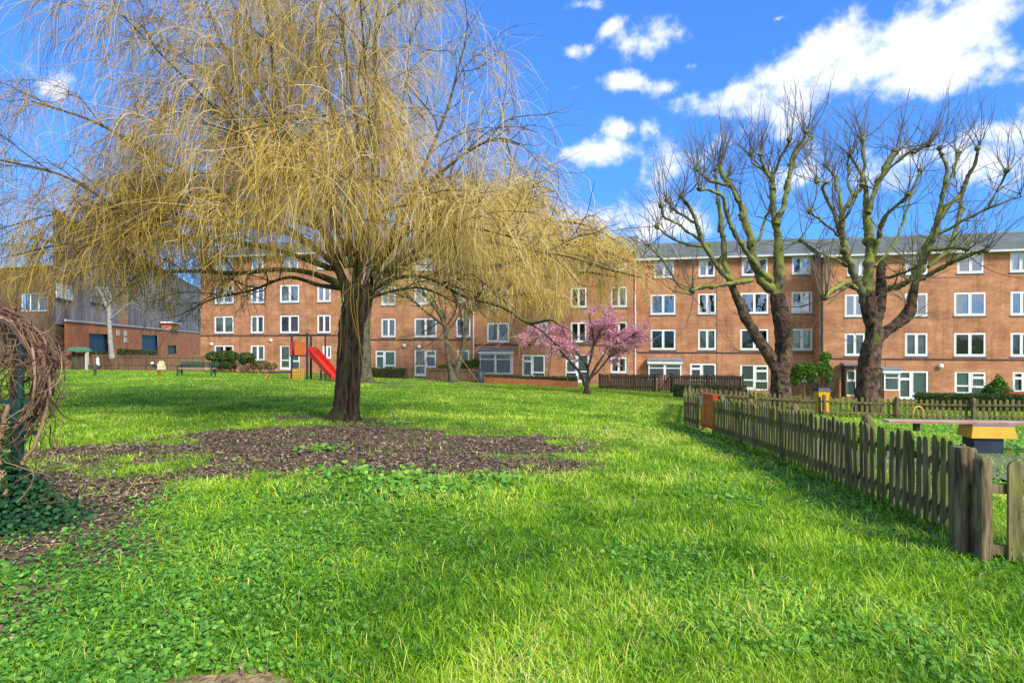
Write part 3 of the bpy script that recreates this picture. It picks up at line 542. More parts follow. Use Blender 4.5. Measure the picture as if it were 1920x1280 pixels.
MB().box(hol[2][0]-.6, hol[2][1]+.9, -.3, -.22, -.4, 1.3, fr=wf).build('window', M['pipe'], wh, W0)
cl = MB(); Dc = np.arange(47.5, 150, .28); zt = 12.4; n = len(Dc); oo = np.where(np.arange(n) % 2, -1.2, -1.28)
V = [wf(d, o, z) for d, o in zip(Dc, oo) for z in (ztop-.3, zt)]
cl.add(V, [(2*i, 2*i+2, 2*i+3, 2*i+1) for i in range(n-1)]); cl.add([wf(47.5,-1.28,ztop-.3), wf(47.5,-22,ztop-.3), wf(47.5,-22,zt), wf(47.5,-1.28,zt)], [(0,1,2,3)])
cl.add([wf(47.5,-1.28,zt), wf(149.8,-1.28,zt), wf(149.8,-22,zt), wf(47.5,-22,zt)], [(0,1,2,3)])
cl.build('cladding', M['cladding'], wh, W0)
for (a, b, z0_, z1_, mk) in [(137,164,Z(0,0)*0+5.2,6.4,'curt_w'), (247,285,6.3,9.6,'pipe'), (197,232,5.4,8.2,'lead')]:
    d0, d1 = Dw(a), Dw(b); MB().box(d0, d1, -1.17, -1.08, z0_, z1_, fr=wf).build('louvre' if mk != 'curt_w' else 'panel', M[mk], wh, W0)
MB().box(Dw(316), Dw(332), -1.0, .5, 4.3, 4.5, fr=wf).box(Dw(317), Dw(331), -1.0, .3, 3.45, 4.28, m=1, fr=wf).build('roof_vent', [M['white'], M['brick_red']], wh, W0)
for px, py in ((221,624),(235,625),(235,637)):
    d = Dw(px); z = EYE+(640-py)/F*d; MB().box(d-.5, d+.5, .004, .05, z-.28, z+.28, fr=wf).build('patch', M['stone'], wh, W0)

bo_ = P(-60, 690, 60); bo = tuple(bo_)
bb = thing('brown_building', 'brown brick flat topped building with a wide window at the far left edge', 'building', bo)
q0 = np.array(P(-260, 640, 66)[:2]); q1 = np.array(P(104, 640, 58)[:2]); uu = (q1-q0)/np.linalg.norm(q1-q0); nn_ = np.array((uu[1], -uu[0])); Lw = np.linalg.norm(q1-q0)
bf = lambda t, o, z: (q0[0]+uu[0]*t+nn_[0]*o, q0[1]+uu[1]*t+nn_[1]*o, z)
zt = EYE+(640-503)/F*60
w = MB(); wx0 = Lw-5.0; wx1 = Lw-1.6; wz0, wz1 = 4.7, 6.5; wx0 = Lw-4.6; wx1 = Lw-1.2
for (a, b, c, d) in [(0,wx0,-1.5,zt),(wx1,Lw,-1.5,zt),(wx0,wx1,-1.5,wz0),(wx0,wx1,wz1,zt)]: w.add([bf(a,0,c), bf(b,0,c), bf(b,0,d), bf(a,0,d)], [(0,1,2,3)])
w.add([bf(Lw,0,-1.5), bf(Lw,-8,-1.5), bf(Lw,-8,zt), bf(Lw,0,zt)], [(0,1,2,3)]); w.add([bf(0,0,zt), bf(Lw,0,zt), bf(Lw,-8,zt), bf(0,-8,zt)], [(0,1,2,3)])
w.build('wall', M['brick_brown'], bb, bo)
w = MB()
for k in range(4): w.box(wx0+k*(wx1-wx0)/3.001-.04, wx0+k*(wx1-wx0)/3.001+.04, -.12, -.05, wz0, wz1, fr=bf)
w.box(wx0, wx1, -.12, -.05, wz0, wz0+.08, fr=bf).box(wx0, wx1, -.12, -.05, wz1-.08, wz1, fr=bf)
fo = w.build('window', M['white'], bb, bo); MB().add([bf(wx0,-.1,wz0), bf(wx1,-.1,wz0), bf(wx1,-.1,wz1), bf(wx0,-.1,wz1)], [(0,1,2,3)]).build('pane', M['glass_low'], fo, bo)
MB().add([bf(wx0,-.4,wz0), bf(wx1,-.4,wz0), bf(wx1,-.4,wz1), bf(wx0,-.4,wz1)], [(0,1,2,3)]).build('curtain', M['curt_w'], fo, bo)
MB().box(-.1, Lw+.1, -.3, .12, zt+.003, zt+.2, fr=bf).build('coping', M['stone'], bb, bo)

# ------------------------------------------------------------------ trees
def nrm(v): return v/(np.linalg.norm(v, axis=-1, keepdims=True)+1e-9)
def level(st, dr, ln, r0, N=7, grav=0., wob=.15, taper=.25, gpow=1.0, rg=rng):
    """batch of curved branches; returns points (S,N,3) and radii"""
    S = len(st); Pt = np.zeros((S, N, 3)); Pt[:, 0] = st; d = nrm(dr); step = (np.broadcast_to(ln, (S,))/(N-1))[:, None]
    w = rg.normal(0, 1, (S, 3))*wob*.5
    for i in range(1, N):
        w = w*.6+rg.normal(0, 1, (S, 3))*wob*.6; g = np.broadcast_to(grav, (S,)) if np.ndim(grav) else np.full(S, grav)
        d = d+w; d[:, 2] += g*(i/N)**(gpow-1) if gpow != 1 else g; d = nrm(d); Pt[:, i] = Pt[:, i-1]+d*step
    f = np.linspace(0, 1, N)[None, :]; Rd = np.broadcast_to(r0, (S,))[:, None]*(1-f*(1-taper)); return Pt, Rd
def pick(Pt, Rd, n, f0=.2, f1=1., rg=rng):
    S, N, _ = Pt.shape; k = rg.uniform(f0, f1, (S, n))*(N-1); i = np.minimum(k.astype(int), N-2); fr_ = (k-i)[..., None]; s = np.arange(S)[:, None]
    p = Pt[s, i]*(1-fr_)+Pt[s, i+1]*fr_; t = nrm(Pt[s, i+1]-Pt[s, i]); r = Rd[s, i]*(1-fr_[..., 0])+Rd[s, i+1]*fr_[..., 0]
    return p.reshape(-1, 3), t.reshape(-1, 3), r.ravel()
def smooth_line(pts, N):
    """Catmull-Rom through (x,y,z,r) rows, resampled by length"""
    p = np.asarray(pts, float); q = np.vstack([2*p[0]-p[1], p, 2*p[-1]-p[-2]]); out = []
    for i in range(1, len(q)-2):
        for t in np.linspace(0, 1, 8, endpoint=False):
            a, b, c, d = q[i-1], q[i], q[i+1], q[i+2]; out.append(.5*((2*b)+(-a+c)*t+(2*a-5*b+4*c-d)*t*t+(-a+3*b-3*c+d)*t**3))
    out.append(p[-1]); out = np.array(out); L_ = np.r_[0, np.cumsum(np.linalg.norm(np.diff(out[:, :3], axis=0), axis=1))]
    s = np.linspace(0, L_[-1], N); return np.stack([np.interp(s, L_, out[:, j]) for j in range(4)], 1)
def trace(pts, D0, dd=0., N=None, wscale=1.0):
    """pts: (px, py, width px[, extra depth]); dd: depth gained along the limb -> rows (x,y,z,r)"""
    rows = []; n = len(pts)
    for i, q in enumerate(pts):
        D = D0+(q[3] if len(q) > 3 else 0)+dd*(i/max(1, n-1))**1.2; p = P(q[0], q[1], D); rows.append((*p, max(.006, q[2]*wscale/2/F*D)))
    return smooth_line(rows, N or max(6, 5*n))
def barktube(mb, ln, k=20, amp=.06, seed=0, m=0, flare=0., z0=None):
    """trunk with ridged uneven surface"""
    Pt, Rd = ln[:, :3], ln[:, 3]; N = len(Pt); V, Fc = tubes(Pt[None], Rd[None], k); V = V.reshape(N, k, 3); c = Pt[:, None, :]
    a = np.arange(k)/k*256; nn = Noise2(seed+50); yy = np.arange(N)[:, None]*.9
    rid = nn(np.broadcast_to((np.arange(k)*1.7)[None, :], (N, k)), yy*.35, 1., 2)-.5; lump = nn(np.broadcast_to((np.arange(k)*.45)[None, :], (N, k)), yy*.8, 1., 2)-.5
    f = 1+amp*2.2*rid+amp*2.2*lump
    if flare:
        h = np.clip(1-(Pt[:, 2]-z0)/.45, 0, 1)[:, None]**2; f = f+flare*h*(1+.55*np.sin(np.arange(k)/k*2*math.pi*5+seed)[None, :])
    V = c+(V-c)*f[..., None]; mb.add(V.reshape(-1, 3), Fc, m)
def addline(mb, ln, k=8, m=0): V, Fc = tubes(ln[None, :, :3], ln[None, :, 3], k); mb.add(V, Fc, m)
def tip(ln): return ln[-1, :3], nrm(ln[-1, :3]-ln[-2, :3]), ln[-1, 3]

# ---- weeping willow
WD = 13.4; WB = P(648, 788, WD); wb = (float(WB[0]), WD, g1(WB[0], WD)-.04)
wil = thing('weeping_willow', 'large weeping willow with golden hanging twigs and dark rugged trunk', 'tree', wb)
tm = MB()
barktube(tm, trace([(645,796,54),(645,786,52),(648,766,48),(652,730,45),(655,690,45),(657,640,45),(661,590,44),(668,555,40),(675,535,34,.05)], WD, 0, 40), 30, .085, 1, flare=.42, z0=wb[2])
barktube(tm, trace([(664,600,28),(654,565,26),(649,545,22),(641,520,17,.1),(624,480,13,.2)], WD-.1, 0, 20), 16, .08, 2)
barktube(tm, trace([(672,600,28,.05),(686,565,24,.1),(694,540,20,.15),(706,500,15,.2)], WD, 0, 20), 16, .08, 3)
for a in np.linspace(0, 2*math.pi, 7, endpoint=False)+.3:      # surface roots
    L_ = .45+.35*rng.random(); rows = [(wb[0]+math.cos(a)*r*L_, wb[1]+math.sin(a)*r*L_, wb[2]+.16*(1-r)**1.5+.05-.03*r, .10*(1-r*.75)) for r in np.linspace(.25, 1.25, 6)]
    addline(tm, smooth_line(rows, 10), 8)
tm.build('trunk', M['bark_willow'], wil, wb, smooth=True)
limbs = [trace(*a, None, .66) for a in [
 ([(655,545,26),(620,525,20),(575,510,14),(520,505,13),(450,512,12),(370,508,11),(300,507,9),(250,478,7),(200,440,6),(150,420,4)], WD, -1.2),
 ([(650,540,20),(600,535,12),(540,520,9),(470,545,7),(400,560,5),(340,590,3)], WD, 1.2),
 ([(640,520,20),(622,480,17),(600,430,13),(560,350,11),(520,250,9),(480,130,7),(440,20,5)], WD, -1.5),
 ([(630,500,16),(560,440,12),(440,375,10),(300,300,9),(180,230,7),(60,190,5)], WD, .5),
 ([(625,490,14),(520,430,10),(400,420,9),(250,400,8),(120,330,6),(0,300,5)], WD, -2.5),
 ([(665,530,24),(672,470,19),(660,380,15),(640,280,12),(610,150,9),(590,20,7),(580,-60,4)], WD, 1.5),
 ([(670,530,20),(690,430,14),(700,320,11),(690,200,8),(680,60,6),(670,-60,4)], WD, -2.8),
 ([(705,510,20),(725,460,16),(760,390,12),(800,300,9),(840,200,7),(870,90,5),(890,50,3)], WD, .8),
 ([(700,520,18),(740,430,13),(800,350,10),(870,290,8),(930,260,6),(975,270,4)], WD, -1.5),
 ([(695,545,14),(740,522,12),(800,520,10),(870,555,9),(940,575,9),(990,605,9),(1030,600,6),(1050,610,3)], WD, -3.2),
 ([(700,525,14),(780,470,11),(880,450,9),(970,465,7),(1060,480,5),(1130,500,3)], WD, .8),
 ([(700,530,14),(800,480,11),(900,500,9),(1000,480,7),(1090,440,5)], WD, 2.2),
 ([(690,500,15),(760,430,12),(850,400,10),(940,380,7),(1020,390,4)], WD, 3.2),
 ([(650,500,15),(600,420,12),(520,380,9),(420,330,7),(330,330,5),(220,340,4)], WD, 3.5),
 ([(660,500,16),(640,420,12),(560,300,10),(450,200,7),(360,120,5),(260,70,3)], WD, 1.8),
 ([(640,510,14),(560,480,10),(430,450,8),(290,450,7),(150,460,5),(30,440,3)], WD, 2.2),
 ([(690,560,9),(740,545,7),(790,540,6),(840,560,4),(890,590,3)], WD, 1.5),
 ([(705,500,14),(760,440,10),(820,420,8),(900,430,6),(980,450,4)], WD, -3.5),
 ([(650,500,14),(590,400,11),(500,300,9),(400,200,7),(300,100,5),(230,30,3)], WD, -3.0),
 ([(625,480,14),(560,330,11),(520,180,9),(500,20,8),(470,-120,6),(440,-190,4)], WD, -2.2),
 ([(660,470,15),(640,300,11),(600,120,9),(590,-60,8),(560,-180,6),(520,-230,4)], WD, 1.0),
 ([(675,470,14),(680,300,11),(650,120,9),(630,-60,7),(600,-170,5)], WD, -1.2),
 ([(650,480,13),(600,350,10),(500,230,8),(420,90,7),(370,-30,6),(300,-100,4)], WD, .2),
 ([(690,480,13),(710,300,10),(700,130,8),(710,-30,6),(700,-130,4)], WD, 2.0),
 ([(665,480,12),(700,410,9),(760,385,7),(820,400,5),(860,430,3)], WD, -3.6),
 ([(655,480,12),(620,410,9),(585,370,7),(530,375,5),(490,410,3)], WD, -3.8),
 ([(668,480,12),(670,400,9),(662,350,7),(640,330,5)], WD, -4.2),
 ([(622,505,14),(520,470,10),(400,450,9),(270,440,8),(130,455,6),(20,480,4)], WD, -1.6),
 ([(600,430,10),(450,380,8),(280,370,7),(110,400,5),(-40,440,4)], WD, .8),
 ([(665,470,12),(610,380,9),(540,330,8),(470,260,6),(380,230,4)], WD, -4.0),
 ([(690,470,12),(720,380,9),(740,280,7),(760,160,5),(770,60,3)], WD, 3.0),
]]
crown = MB()
for l in limbs: addline(crown, l, 8)
LN = np.stack([smooth_line(l, 14) for l in limbs]); LP, LR = LN[..., :3], LN[..., 3]
cx, cy = WB[0], WD
p, t, r = pick(LP, LR, 11, .22, 1.0)
out = p-np.array([cx, cy, 0]); out[:, 2] = 0; out = nrm(out)
d2 = nrm(t*.7+out*.35+rng.normal(0, .55, p.shape)+np.array([0, 0, .28]))
L2, R2 = level(p, d2, rng.uniform(1.1, 2.6, len(p)), np.clip(r*.6, .008, .020), 9, -.07, .32, .35)
p, t, r = pick(L2, R2, 6, .15, 1.0); out = p-np.array([cx, cy, 0]); out[:, 2] = 0; out = nrm(out)
d3 = nrm(t*.6+out*.3+rng.normal(0, .7, p.shape)+np.array([0, 0, .12]))
L3, R3 = level(p, d3, rng.uniform(.5, 1.5, len(p)), np.clip(r*.6, .005, .010), 6, -.12, .34, .5)
def lim(p):   # lowest height the hanging twigs reach at that place
    px = 960+F*p[:, 0]/p[:, 1]
    a = np.interp(px, [-400, 0, 200, 330, 420, 560, 700, 850, 960, 1100, 1230], [595, 590, 560, 575, 560, 530, 525, 555, 565, 560, 545])
    return EYE+(640-a)/F*WD
def strands(Pt, Rd, n, l0, l1, seedr):
    p, t, r = pick(Pt, Rd, n, .1, 1.0); out = p-np.array([cx, cy, 0]); out[:, 2] = 0; out = nrm(out); S = len(p)
    ln = rng.uniform(l0, l1, S)*rng.uniform(.6, 1.15, S); low = lim(p)+rng.exponential(.35, S)-.15
    ln = np.minimum(ln, np.maximum(p[:, 2]-low, .22)); keep = (p[:, 2] > low-.25) & (p[:, 1] > 4.2)
    px = 960+F*p[:, 0]/p[:, 1]; py = 640-F*(p[:, 2]-EYE)/p[:, 1]
    edge = np.interp(py, [-400, 0, 60, 150, 280, 360, 430, 490, 560], [800, 890, 930, 955, 975, 1010, 1040, 1070, 1080])   # outer face of the crown
    dens = np.where(px < 330, 1.15, np.where((px > 740) & (py < 320), .5, np.where((py < 150) & (px > 380), 1.25, 1.0))); dens = np.where((px < 330) & (py < 200), .55, dens); dens = np.where((px > 330) & (px < 700) & (py < 400) & (py > 150), dens*.75, dens); dens = np.where(py > 400, dens*.72, dens)
    dens = dens*np.where(px > 850, .7, 1.)*np.where(px > 330, .66, 1.1)
    cl = .45+1.0*sstep(.38, .62, N2(p[:, 0]+p[:, 1]*.7, p[:, 2]*1.2, 1.3, 3))
    keep &= (px < edge) & (rng.random(S) < dens*cl)
    p, t, out, ln, r = p[keep], t[keep], out[keep], ln[keep], r[keep]; S = len(p)
    return level(p, nrm(t*.7+out*.25+rng.normal(0, .45, (S, 3))+np.array([0, 0, .1])), ln, rng.uniform(.0026, .0050, S), 10, -rng.uniform(.12, .75, S)*rng.uniform(.5, 1, S), .19, .55)
SA = strands(L3, R3, 25, .7, 2.2, 1); SB = strands(L2, R2, 20, .5, 1.8, 2)
def put(mb, pr, k, t=None):
    V, Fc = tubes(pr[0], pr[1], k); S, N = pr[1].shape; mb.add(V, Fc, 1, np.repeat(t if t is not None else rng.random(S), N*k))
def gold(p): S = len(p); return np.clip(rng.beta(1.5, 1.3, S)*.85+.10*sstep(-6, 1.5, p[:, 0])+.12-.16*sstep(-5, -10, p[:, 0]), 0, 1)  # yellower to the right, duller far left: shading put into the twig colour
put(crown, (L2, R2), 5, np.clip(rng.normal(.08, .07, len(L2)), 0, 1)); put(crown, (L3, R3), 4, np.clip(rng.normal(.25, .15, len(L3)), 0, 1))
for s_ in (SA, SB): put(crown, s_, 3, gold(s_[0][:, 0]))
SC = level(*(lambda q: (q[0], nrm(q[1]+rng.normal(0, .5, q[0].shape)), rng.uniform(.12, .4, len(q[0])), np.full(len(q[0]), .0032)))(pick(SA[0][::2], SA[1][::2], 1, .3, .9)), 4, -.2, .2, .6)
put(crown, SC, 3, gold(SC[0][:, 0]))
print('willow strands', len(SA[0]), len(SB[0]))
# a few long sprouts down the trunk front
sp = np.array([P(x, y, WD-.45) for x, y in ((650,520),(662,540),(668,560),(655,535),(645,530),(672,520),(660,505),(690,540))]); TS = level(sp, np.tile([0, -.1, -1.], (8, 1)), rng.uniform(.9, 2.4, 8), np.full(8, .008), 10, -.2, .12, .5)
put(crown, TS, 4, rng.uniform(.2, .6, 8))
crown.build('crown', [M['limb_willow'], M['strand']], wil, wb, smooth=True, attr=True)
lf = MB()     # the few early leaves, in narrow hanging clusters
spots = [(395,240),(455,150),(465,165),(400,120),(180,95),(160,155),(200,140),(185,150),(250,148),(365,270),(365,290),(340,340),(320,345),(560,240),(570,250),(650,215),(905,110),(860,100),(880,95),(550,460),(556,470),(705,465),(698,520),(790,430),(795,440),(870,60),(640,560),(820,180),(835,170),(690,200),(480,60),(590,210),(215,365),(290,380),(740,400),(610,330)]
for (x, y) in spots:
    b = P(x+rng.normal(0, 4), y, WD-rng.uniform(1.5, 3.5)); n_ = rng.integers(4, 10)
    for k in range(n_):
        q = b+rng.normal(0, .05, 3); L_ = rng.uniform(.06, .13); a = rng.uniform(0, 6.28); dx = np.array([math.cos(a)*.012, math.sin(a)*.012, 0]); sw = rng.normal(0, .03, 2)
        lf.add([q, q+dx+[sw[0]*.5, sw[1]*.5, -L_*.5], q+[sw[0], sw[1], -L_], q-dx+[sw[0]*.5, sw[1]*.5, -L_*.5]], [(0,1,2,3)])
lf.build('leaves', M['wleaf'], wil, wb)

# ---- two pollarded plane trees
def sprouts(mb, spots, dirs, rad, n, l0, l1, up=.9, spread=.45, lean=(0,0,0), mi=1):
    """bundles of long straight shoots from the pollard heads, with forked side twigs"""
    p = np.repeat(spots, n, 0); S = len(p); d = nrm(np.repeat(dirs, n, 0)*.45+rng.normal(0, spread, (S, 3))+np.array([0, 0, up])+np.array(lean))
    p = p+rng.normal(0, .06, p.shape)
    A = level(p, d, rng.uniform(l0, l1, S), np.clip(np.repeat(rad, n)*.4, .016, .034), 10, .07, .12, .22)
    q, t, r = pick(*A, 4, .25, .95); B = level(q, nrm(t+rng.normal(0, .38, q.shape)+np.array([0, 0, .15])), rng.uniform(.35, 1.2, len(q)), r*.65, 6, .05, .15, .35)
    q, t, r = pick(B[0][::2], B[1][::2], 1, .3, .9); Cc = level(q, nrm(t+rng.normal(0, .4, q.shape)+np.array([0, 0, .1])), rng.uniform(.2, .6, len(q)), r*.7, 4, .05, .15, .5)
    for s_, k in ((A, 4), (B, 3), (Cc, 3)): V, Fc = tubes(s_[0], s_[1], k); mb.add(V, Fc, mi)
def knob(mb, c, r):
    """swollen pollard head"""
    n, m_ = 8, 6; V = [c+np.array([0, 0, -r])]; rr = Noise2(int(abs(c[0])*100) % 97)
    for i in range(1, m_):
        for j in range(n):
            a, b = math.pi*i/m_, 2*math.pi*j/n; f = r*(.75+.6*rng.random()); V.append(c+f*np.array([math.sin(a)*math.cos(b), math.sin(a)*math.sin(b), -math.cos(a)]))
    V.append(c+np.array([0, 0, r])); fs = [(0, 1+(j+1) % n, 1+j) for j in range(n)]+[(1+(i-1)*n+j, 1+(i-1)*n+(j+1) % n, 1+i*n+(j+1) % n, 1+i*n+j) for i in range(1, m_-1) for j in range(n)]+[(len(V)-1, 1+(m_-2)*n+j, 1+(m_-2)*n+(j+1) % n) for j in range(n)]
    mb.add(V, fs)
def plane_tree(label, base, trunkrows, limbrows, D, extra_sh):
    B = P(base[0], base[1], D); b = (float(B[0]), D, g1(B[0], D)-.05); tr = thing('pollarded_plane_tree', label, 'tree', b, 'pollarded plane trees behind the picket fence')
    tm = MB()
    for i, rows in enumerate(trunkrows): barktube(tm, trace(rows, D, 0, 34, .70), 26, .13, 7+i, flare=.25 if i == 0 else 0, z0=b[2])
    tm.build('trunk', M['trunk_plane'], tr, b, smooth=True)
    cr = MB(); tips = []; tdir = []; trad = []; LL = []
    for rows, dd, kn in limbrows:
        ln = trace(rows, D, dd, None, .63); N = len(ln); wob = rng.normal(0, 1, (N, 3)); 
        for _ in range(2): wob = (np.roll(wob, 1, 0)+wob+np.roll(wob, -1, 0))/3
        ln[1:-1, :3] += wob[1:-1]*.05; V, Fc = tubes(ln[None, :, :3], (ln[:, 3]*(1+.12*rng.normal(0, 1, N)))[None], 9); cr.add(V, Fc, 0)
        q, t, r = tip(ln); tips.append(q); tdir.append(t); trad.append(r); LL.append(smooth_line(ln, 12))
        if kn: knob(cr, q, max(.12, r*1.8))
        for _ in range(3):
            i_ = rng.integers(N//3, N-1); knob(cr, ln[i_, :3]+rng.normal(0, .3, 3)*ln[i_, 3], ln[i_, 3]*1.15)
    sprouts(cr, np.array(tips), np.array(tdir), np.maximum(np.array(trad), .05), 8, 1.5, 3.3, .7, .62)
    LA = np.stack(LL); q, t, r = pick(LA[..., :3], LA[..., 3], 5, .35, .98)
    sprouts(cr, q, t, np.full(len(q), .045), 1, .9, 2.8, .6, .6)
    q, t, r = pick(LA[..., :3], LA[..., 3], 2, .15, .9); A = level(q, nrm(t+rng.normal(0, .7, q.shape)), rng.uniform(.5, 1.6, len(q)), np.clip(r*.35, .02, .05), 7, .12, .3, .4); V, Fc = tubes(*A, 6); cr.add(V, Fc, 0)
    sprouts(cr, A[0][:, -1], nrm(A[0][:, -1]-A[0][:, -2]), np.full(len(q), .04), 3, .8, 2.2)
    if extra_sh is not None:
        q = np.array([P(x, y, D+rng.uniform(-1, .2)) for x, y, _, _ in extra_sh]); dirs = np.array([(a, -.1, c) for _, _, a, c in extra_sh], float)
        A = level(np.repeat(q, 4, 0), nrm(np.repeat(dirs, 4, 0)+rng.normal(0, .25, (len(q)*4, 3))), rng.uniform(.8, 2.2, len(q)*4), np.full(len(q)*4, .013), 8, .03, .12, .3)
        p2, t2, r2 = pick(*A, 2, .3, .9); Bq = level(p2, nrm(t2+rng.normal(0, .35, p2.shape)), rng.uniform(.3, .8, len(p2)), r2*.6, 5, .03, .15, .4)
        for s_ in (A, Bq): V, Fc = tubes(*s_, 3); cr.add(V, Fc, 1)
    cr.build('crown', [M['bark_plane'], M['twig_plane']], tr, b, smooth=True)
    return tr
A_TR = [[(1465,765,56),(1465,745,52),(1463,700,46),(1470,650,44),(1468,610,44),(1460,570,40),(1457,550,36)],
        [(1462,700,34),(1445,670,32),(1425,640,28),(1408,612,24),(1396,592,27),(1388,570,24),(1380,555,20),(1368,525,18)]]
A_L = [ # rows, depth gain, knob
 ([(1368,525,18),(1358,490,16),(1357,450,15),(1352,420,15),(1350,395,12),(1345,360,10),(1342,318,8)], 1.0, 1),
 ([(1372,528,18),(1350,505,17),(1330,480,16),(1317,452,15),(1308,420,13),(1297,395,11),(1283,375,9),(1278,368,6)], -1.5, 1),
 ([(1317,452,9),(1290,436,8),(1268,418,7),(1244,403,6),(1240,386,5)], -2.0, 1),
 ([(1410,525,15),(1375,531,14),(1340,535,13),(1315,538,12),(1298,546,10)], -2.0, 1),
 ([(1298,546,8),(1272,535,6),(1255,505,5),(1235,480,4),(1215,462,3)], -2.6, 0),
 ([(1308,420,9),(1285,408,8),(1260,386,7),(1250,375,5)], .8, 1),
 ([(1330,460,9),(1300,460,8),(1272,452,7),(1250,440,6),(1232,425,5)], .5, 1),
 ([(1445,545,30),(1425,520,28),(1411,480,27),(1403,440,24),(1395,402,19),(1386,375,16),(1372,350,14),(1355,325,13),(1350,306,9)], 1.2, 1),
 ([(1455,560,26),(1437,520,20),(1417,496,18),(1400,476,17),(1388,455,15),(1371,425,13),(1360,395,12),(1356,372,10),(1345,362,9),(1325,356,8),(1311,354,7)], -1.8, 1),
 ([(1366,348,10),(1345,342,9),(1322,332,8),(1308,318,7)], .6, 1),
 ([(1388,380,10),(1375,358,8),(1366,338,8),(1369,325,6)], 1.6, 1),
 ([(1457,560,36),(1462,530,34),(1459,490,28),(1457,450,26),(1455,420,24),(1450,390,18),(1448,360,15),(1446,335,12)], .4, 0),
 ([(1446,340,11),(1436,322,9),(1428,305,7),(1425,290,5)], 0, 1),
 ([(1446,340,11),(1457,315,9),(1465,292,8),(1477,276,7),(1480,262,6)], -1, 1),
 ([(1456,422,20),(1466,390,17),(1473,365,15),(1478,340,14),(1485,315,12),(1488,298,10),(1500,280,9),(1515,262,8),(1520,258,7)], .8, 1),
 ([(1479,335,10),(1484,300,9),(1493,278,8),(1507,262,7),(1510,246,6)], -.6, 1),
 ([(1412,460,10),(1427,440,9),(1432,415,7),(1444,388,6),(1446,370,4)], 1.2, 1),
 ([(1435,320,6),(1418,312,5),(1408,300,4),(1408,290,3)], .5, 1),
]
plane_tree('bare pollarded tree with a forked trunk, nearer the pink cherry', (1465,745), A_TR, A_L, 28.0, [(1395,595,-1,.1),(1385,660,-1,.5),(1330,537,-1,.3),(1480,600,1,.4),(1490,640,1,.5)])
B_TR = [[(1627,775,62),(1627,750,60),(1628,705,52),(1632,665,50),(1640,622,40),(1632,590,38),(1627,565,38),(1625,545,36)],
        [(1642,640,30),(1660,622,27),(1684,606,26),(1704,586,32),(1709,563,24),(1715,535,19)],
        [(1640,610,30),(1650,570,28),(1652,535,24),(1652,500,20),(1664,486,14)]]
B_L = [
 ([(1715,535,19),(1722,505,18),(1733,472,17),(1748,442,17),(1759,415,17),(1764,390,14),(1768,365,12),(1772,340,11),(1772,310,10),(1766,290,9),(1762,278,7)], .8, 1),
 ([(1712,540,17),(1728,498,16),(1743,462,15),(1756,430,14),(1762,410,14),(1781,384,13),(1800,365,12),(1812,345,11),(1822,320,10),(1829,302,9),(1833,278,7)], -1.4, 1),
 ([(1722,525,15),(1745,512,14),(1770,500,14),(1800,484,12),(1830,474,10),(1848,470,8)], -2.2, 1),
 ([(1758,440,9),(1780,430,9),(1800,415,8),(1825,405,8),(1850,392,8),(1880,379,5),(1915,367,3)], -2.0, 0),
 ([(1850,392,6),(1868,360,5),(1882,335,5),(1888,320,5)], -1.2, 1),
 ([(1735,495,9),(1745,470,8),(1780,465,8),(1812,467,9)], -1.6, 1),
 ([(1768,362,9),(1785,330,9),(1792,305,8),(1796,287,7)], 1.2, 1),
 ([(1740,500,14),(1775,470,14),(1791,440,13),(1797,412,12),(1803,390,10)], 1.8, 1),
 ([(1620,565,26),(1612,545,23),(1600,512,22),(1592,490,21),(1585,465,20),(1578,435,19),(1578,415,17)], -1.0, 0),
 ([(1575,440,12),(1566,405,10),(1557,385,9),(1545,365,9),(1543,350,8),(1552,342,6),(1532,340,4)], -2.0, 1),
 ([(1578,420,15),(1583,395,14),(1600,370,13),(1614,350,12),(1620,325,11),(1621,300,10),(1619,280,10),(1618,262,9)], 0.2, 1),
 ([(1578,415,12),(1575,370,9),(1567,340,8),(1556,320,7),(1548,310,6)], 1.2, 1),
 ([(1573,442,8),(1560,432,7),(1540,413,7),(1519,397,6)], -1.5, 1),
 ([(1624,545,34),(1628,500,30),(1632,470,28),(1628,440,26),(1625,410,24),(1621,385,17),(1623,350,12),(1612,320,8),(1600,300,7),(1592,290,5)], .8, 1),
 ([(1637,480,16),(1646,450,15),(1650,430,14),(1656,415,13),(1670,395,10),(1690,377,9),(1702,364,8)], -1.6, 1),
 ([(1628,400,18),(1636,370,14),(1646,345,13),(1658,320,14),(1668,300,14),(1678,285,13)], 1.0, 1),
 ([(1650,338,8),(1670,315,7),(1690,297,7),(1712,284,7)], -.8, 1),
 ([(1712,284,5),(1728,280,4),(1740,272,4)], -.8, 1),
 ([(1618,545,15),(1590,533,15),(1575,534,15),(1560,545,15),(1546,556,13)], -2.6, 1),
 ([(1592,500,8),(1575,490,8),(1550,480,7),(1525,466,6),(1503,450,5)], -2.4, 1),
 ([(1652,548,15),(1680,537,16),(1707,528,14)], -.8, 0),
 ([(1660,520,9),(1690,512,8),(1720,500,7)], -2.0, 0),
 ([(1640,500,9),(1668,470,7),(1690,430,7),(1700,395,6),(1712,360,6),(1725,320,5)], 2.0, 1),
 ([(1600,375,9),(1590,345,7),(1590,310,6),(1596,285,6)], 1.2, 1),
]
plane_tree('bare pollarded tree with thick mossy limbs, rightmost tree in the photo', (1627,755), B_TR, B_L, 27.5, [(1710,590,1,.5),(1705,600,1,.3),(1690,560,-1,.4),(1700,570,-.6,.8),(1680,610,1,.2),(1640,560,1,.4),(1610,640,-1,.3)])

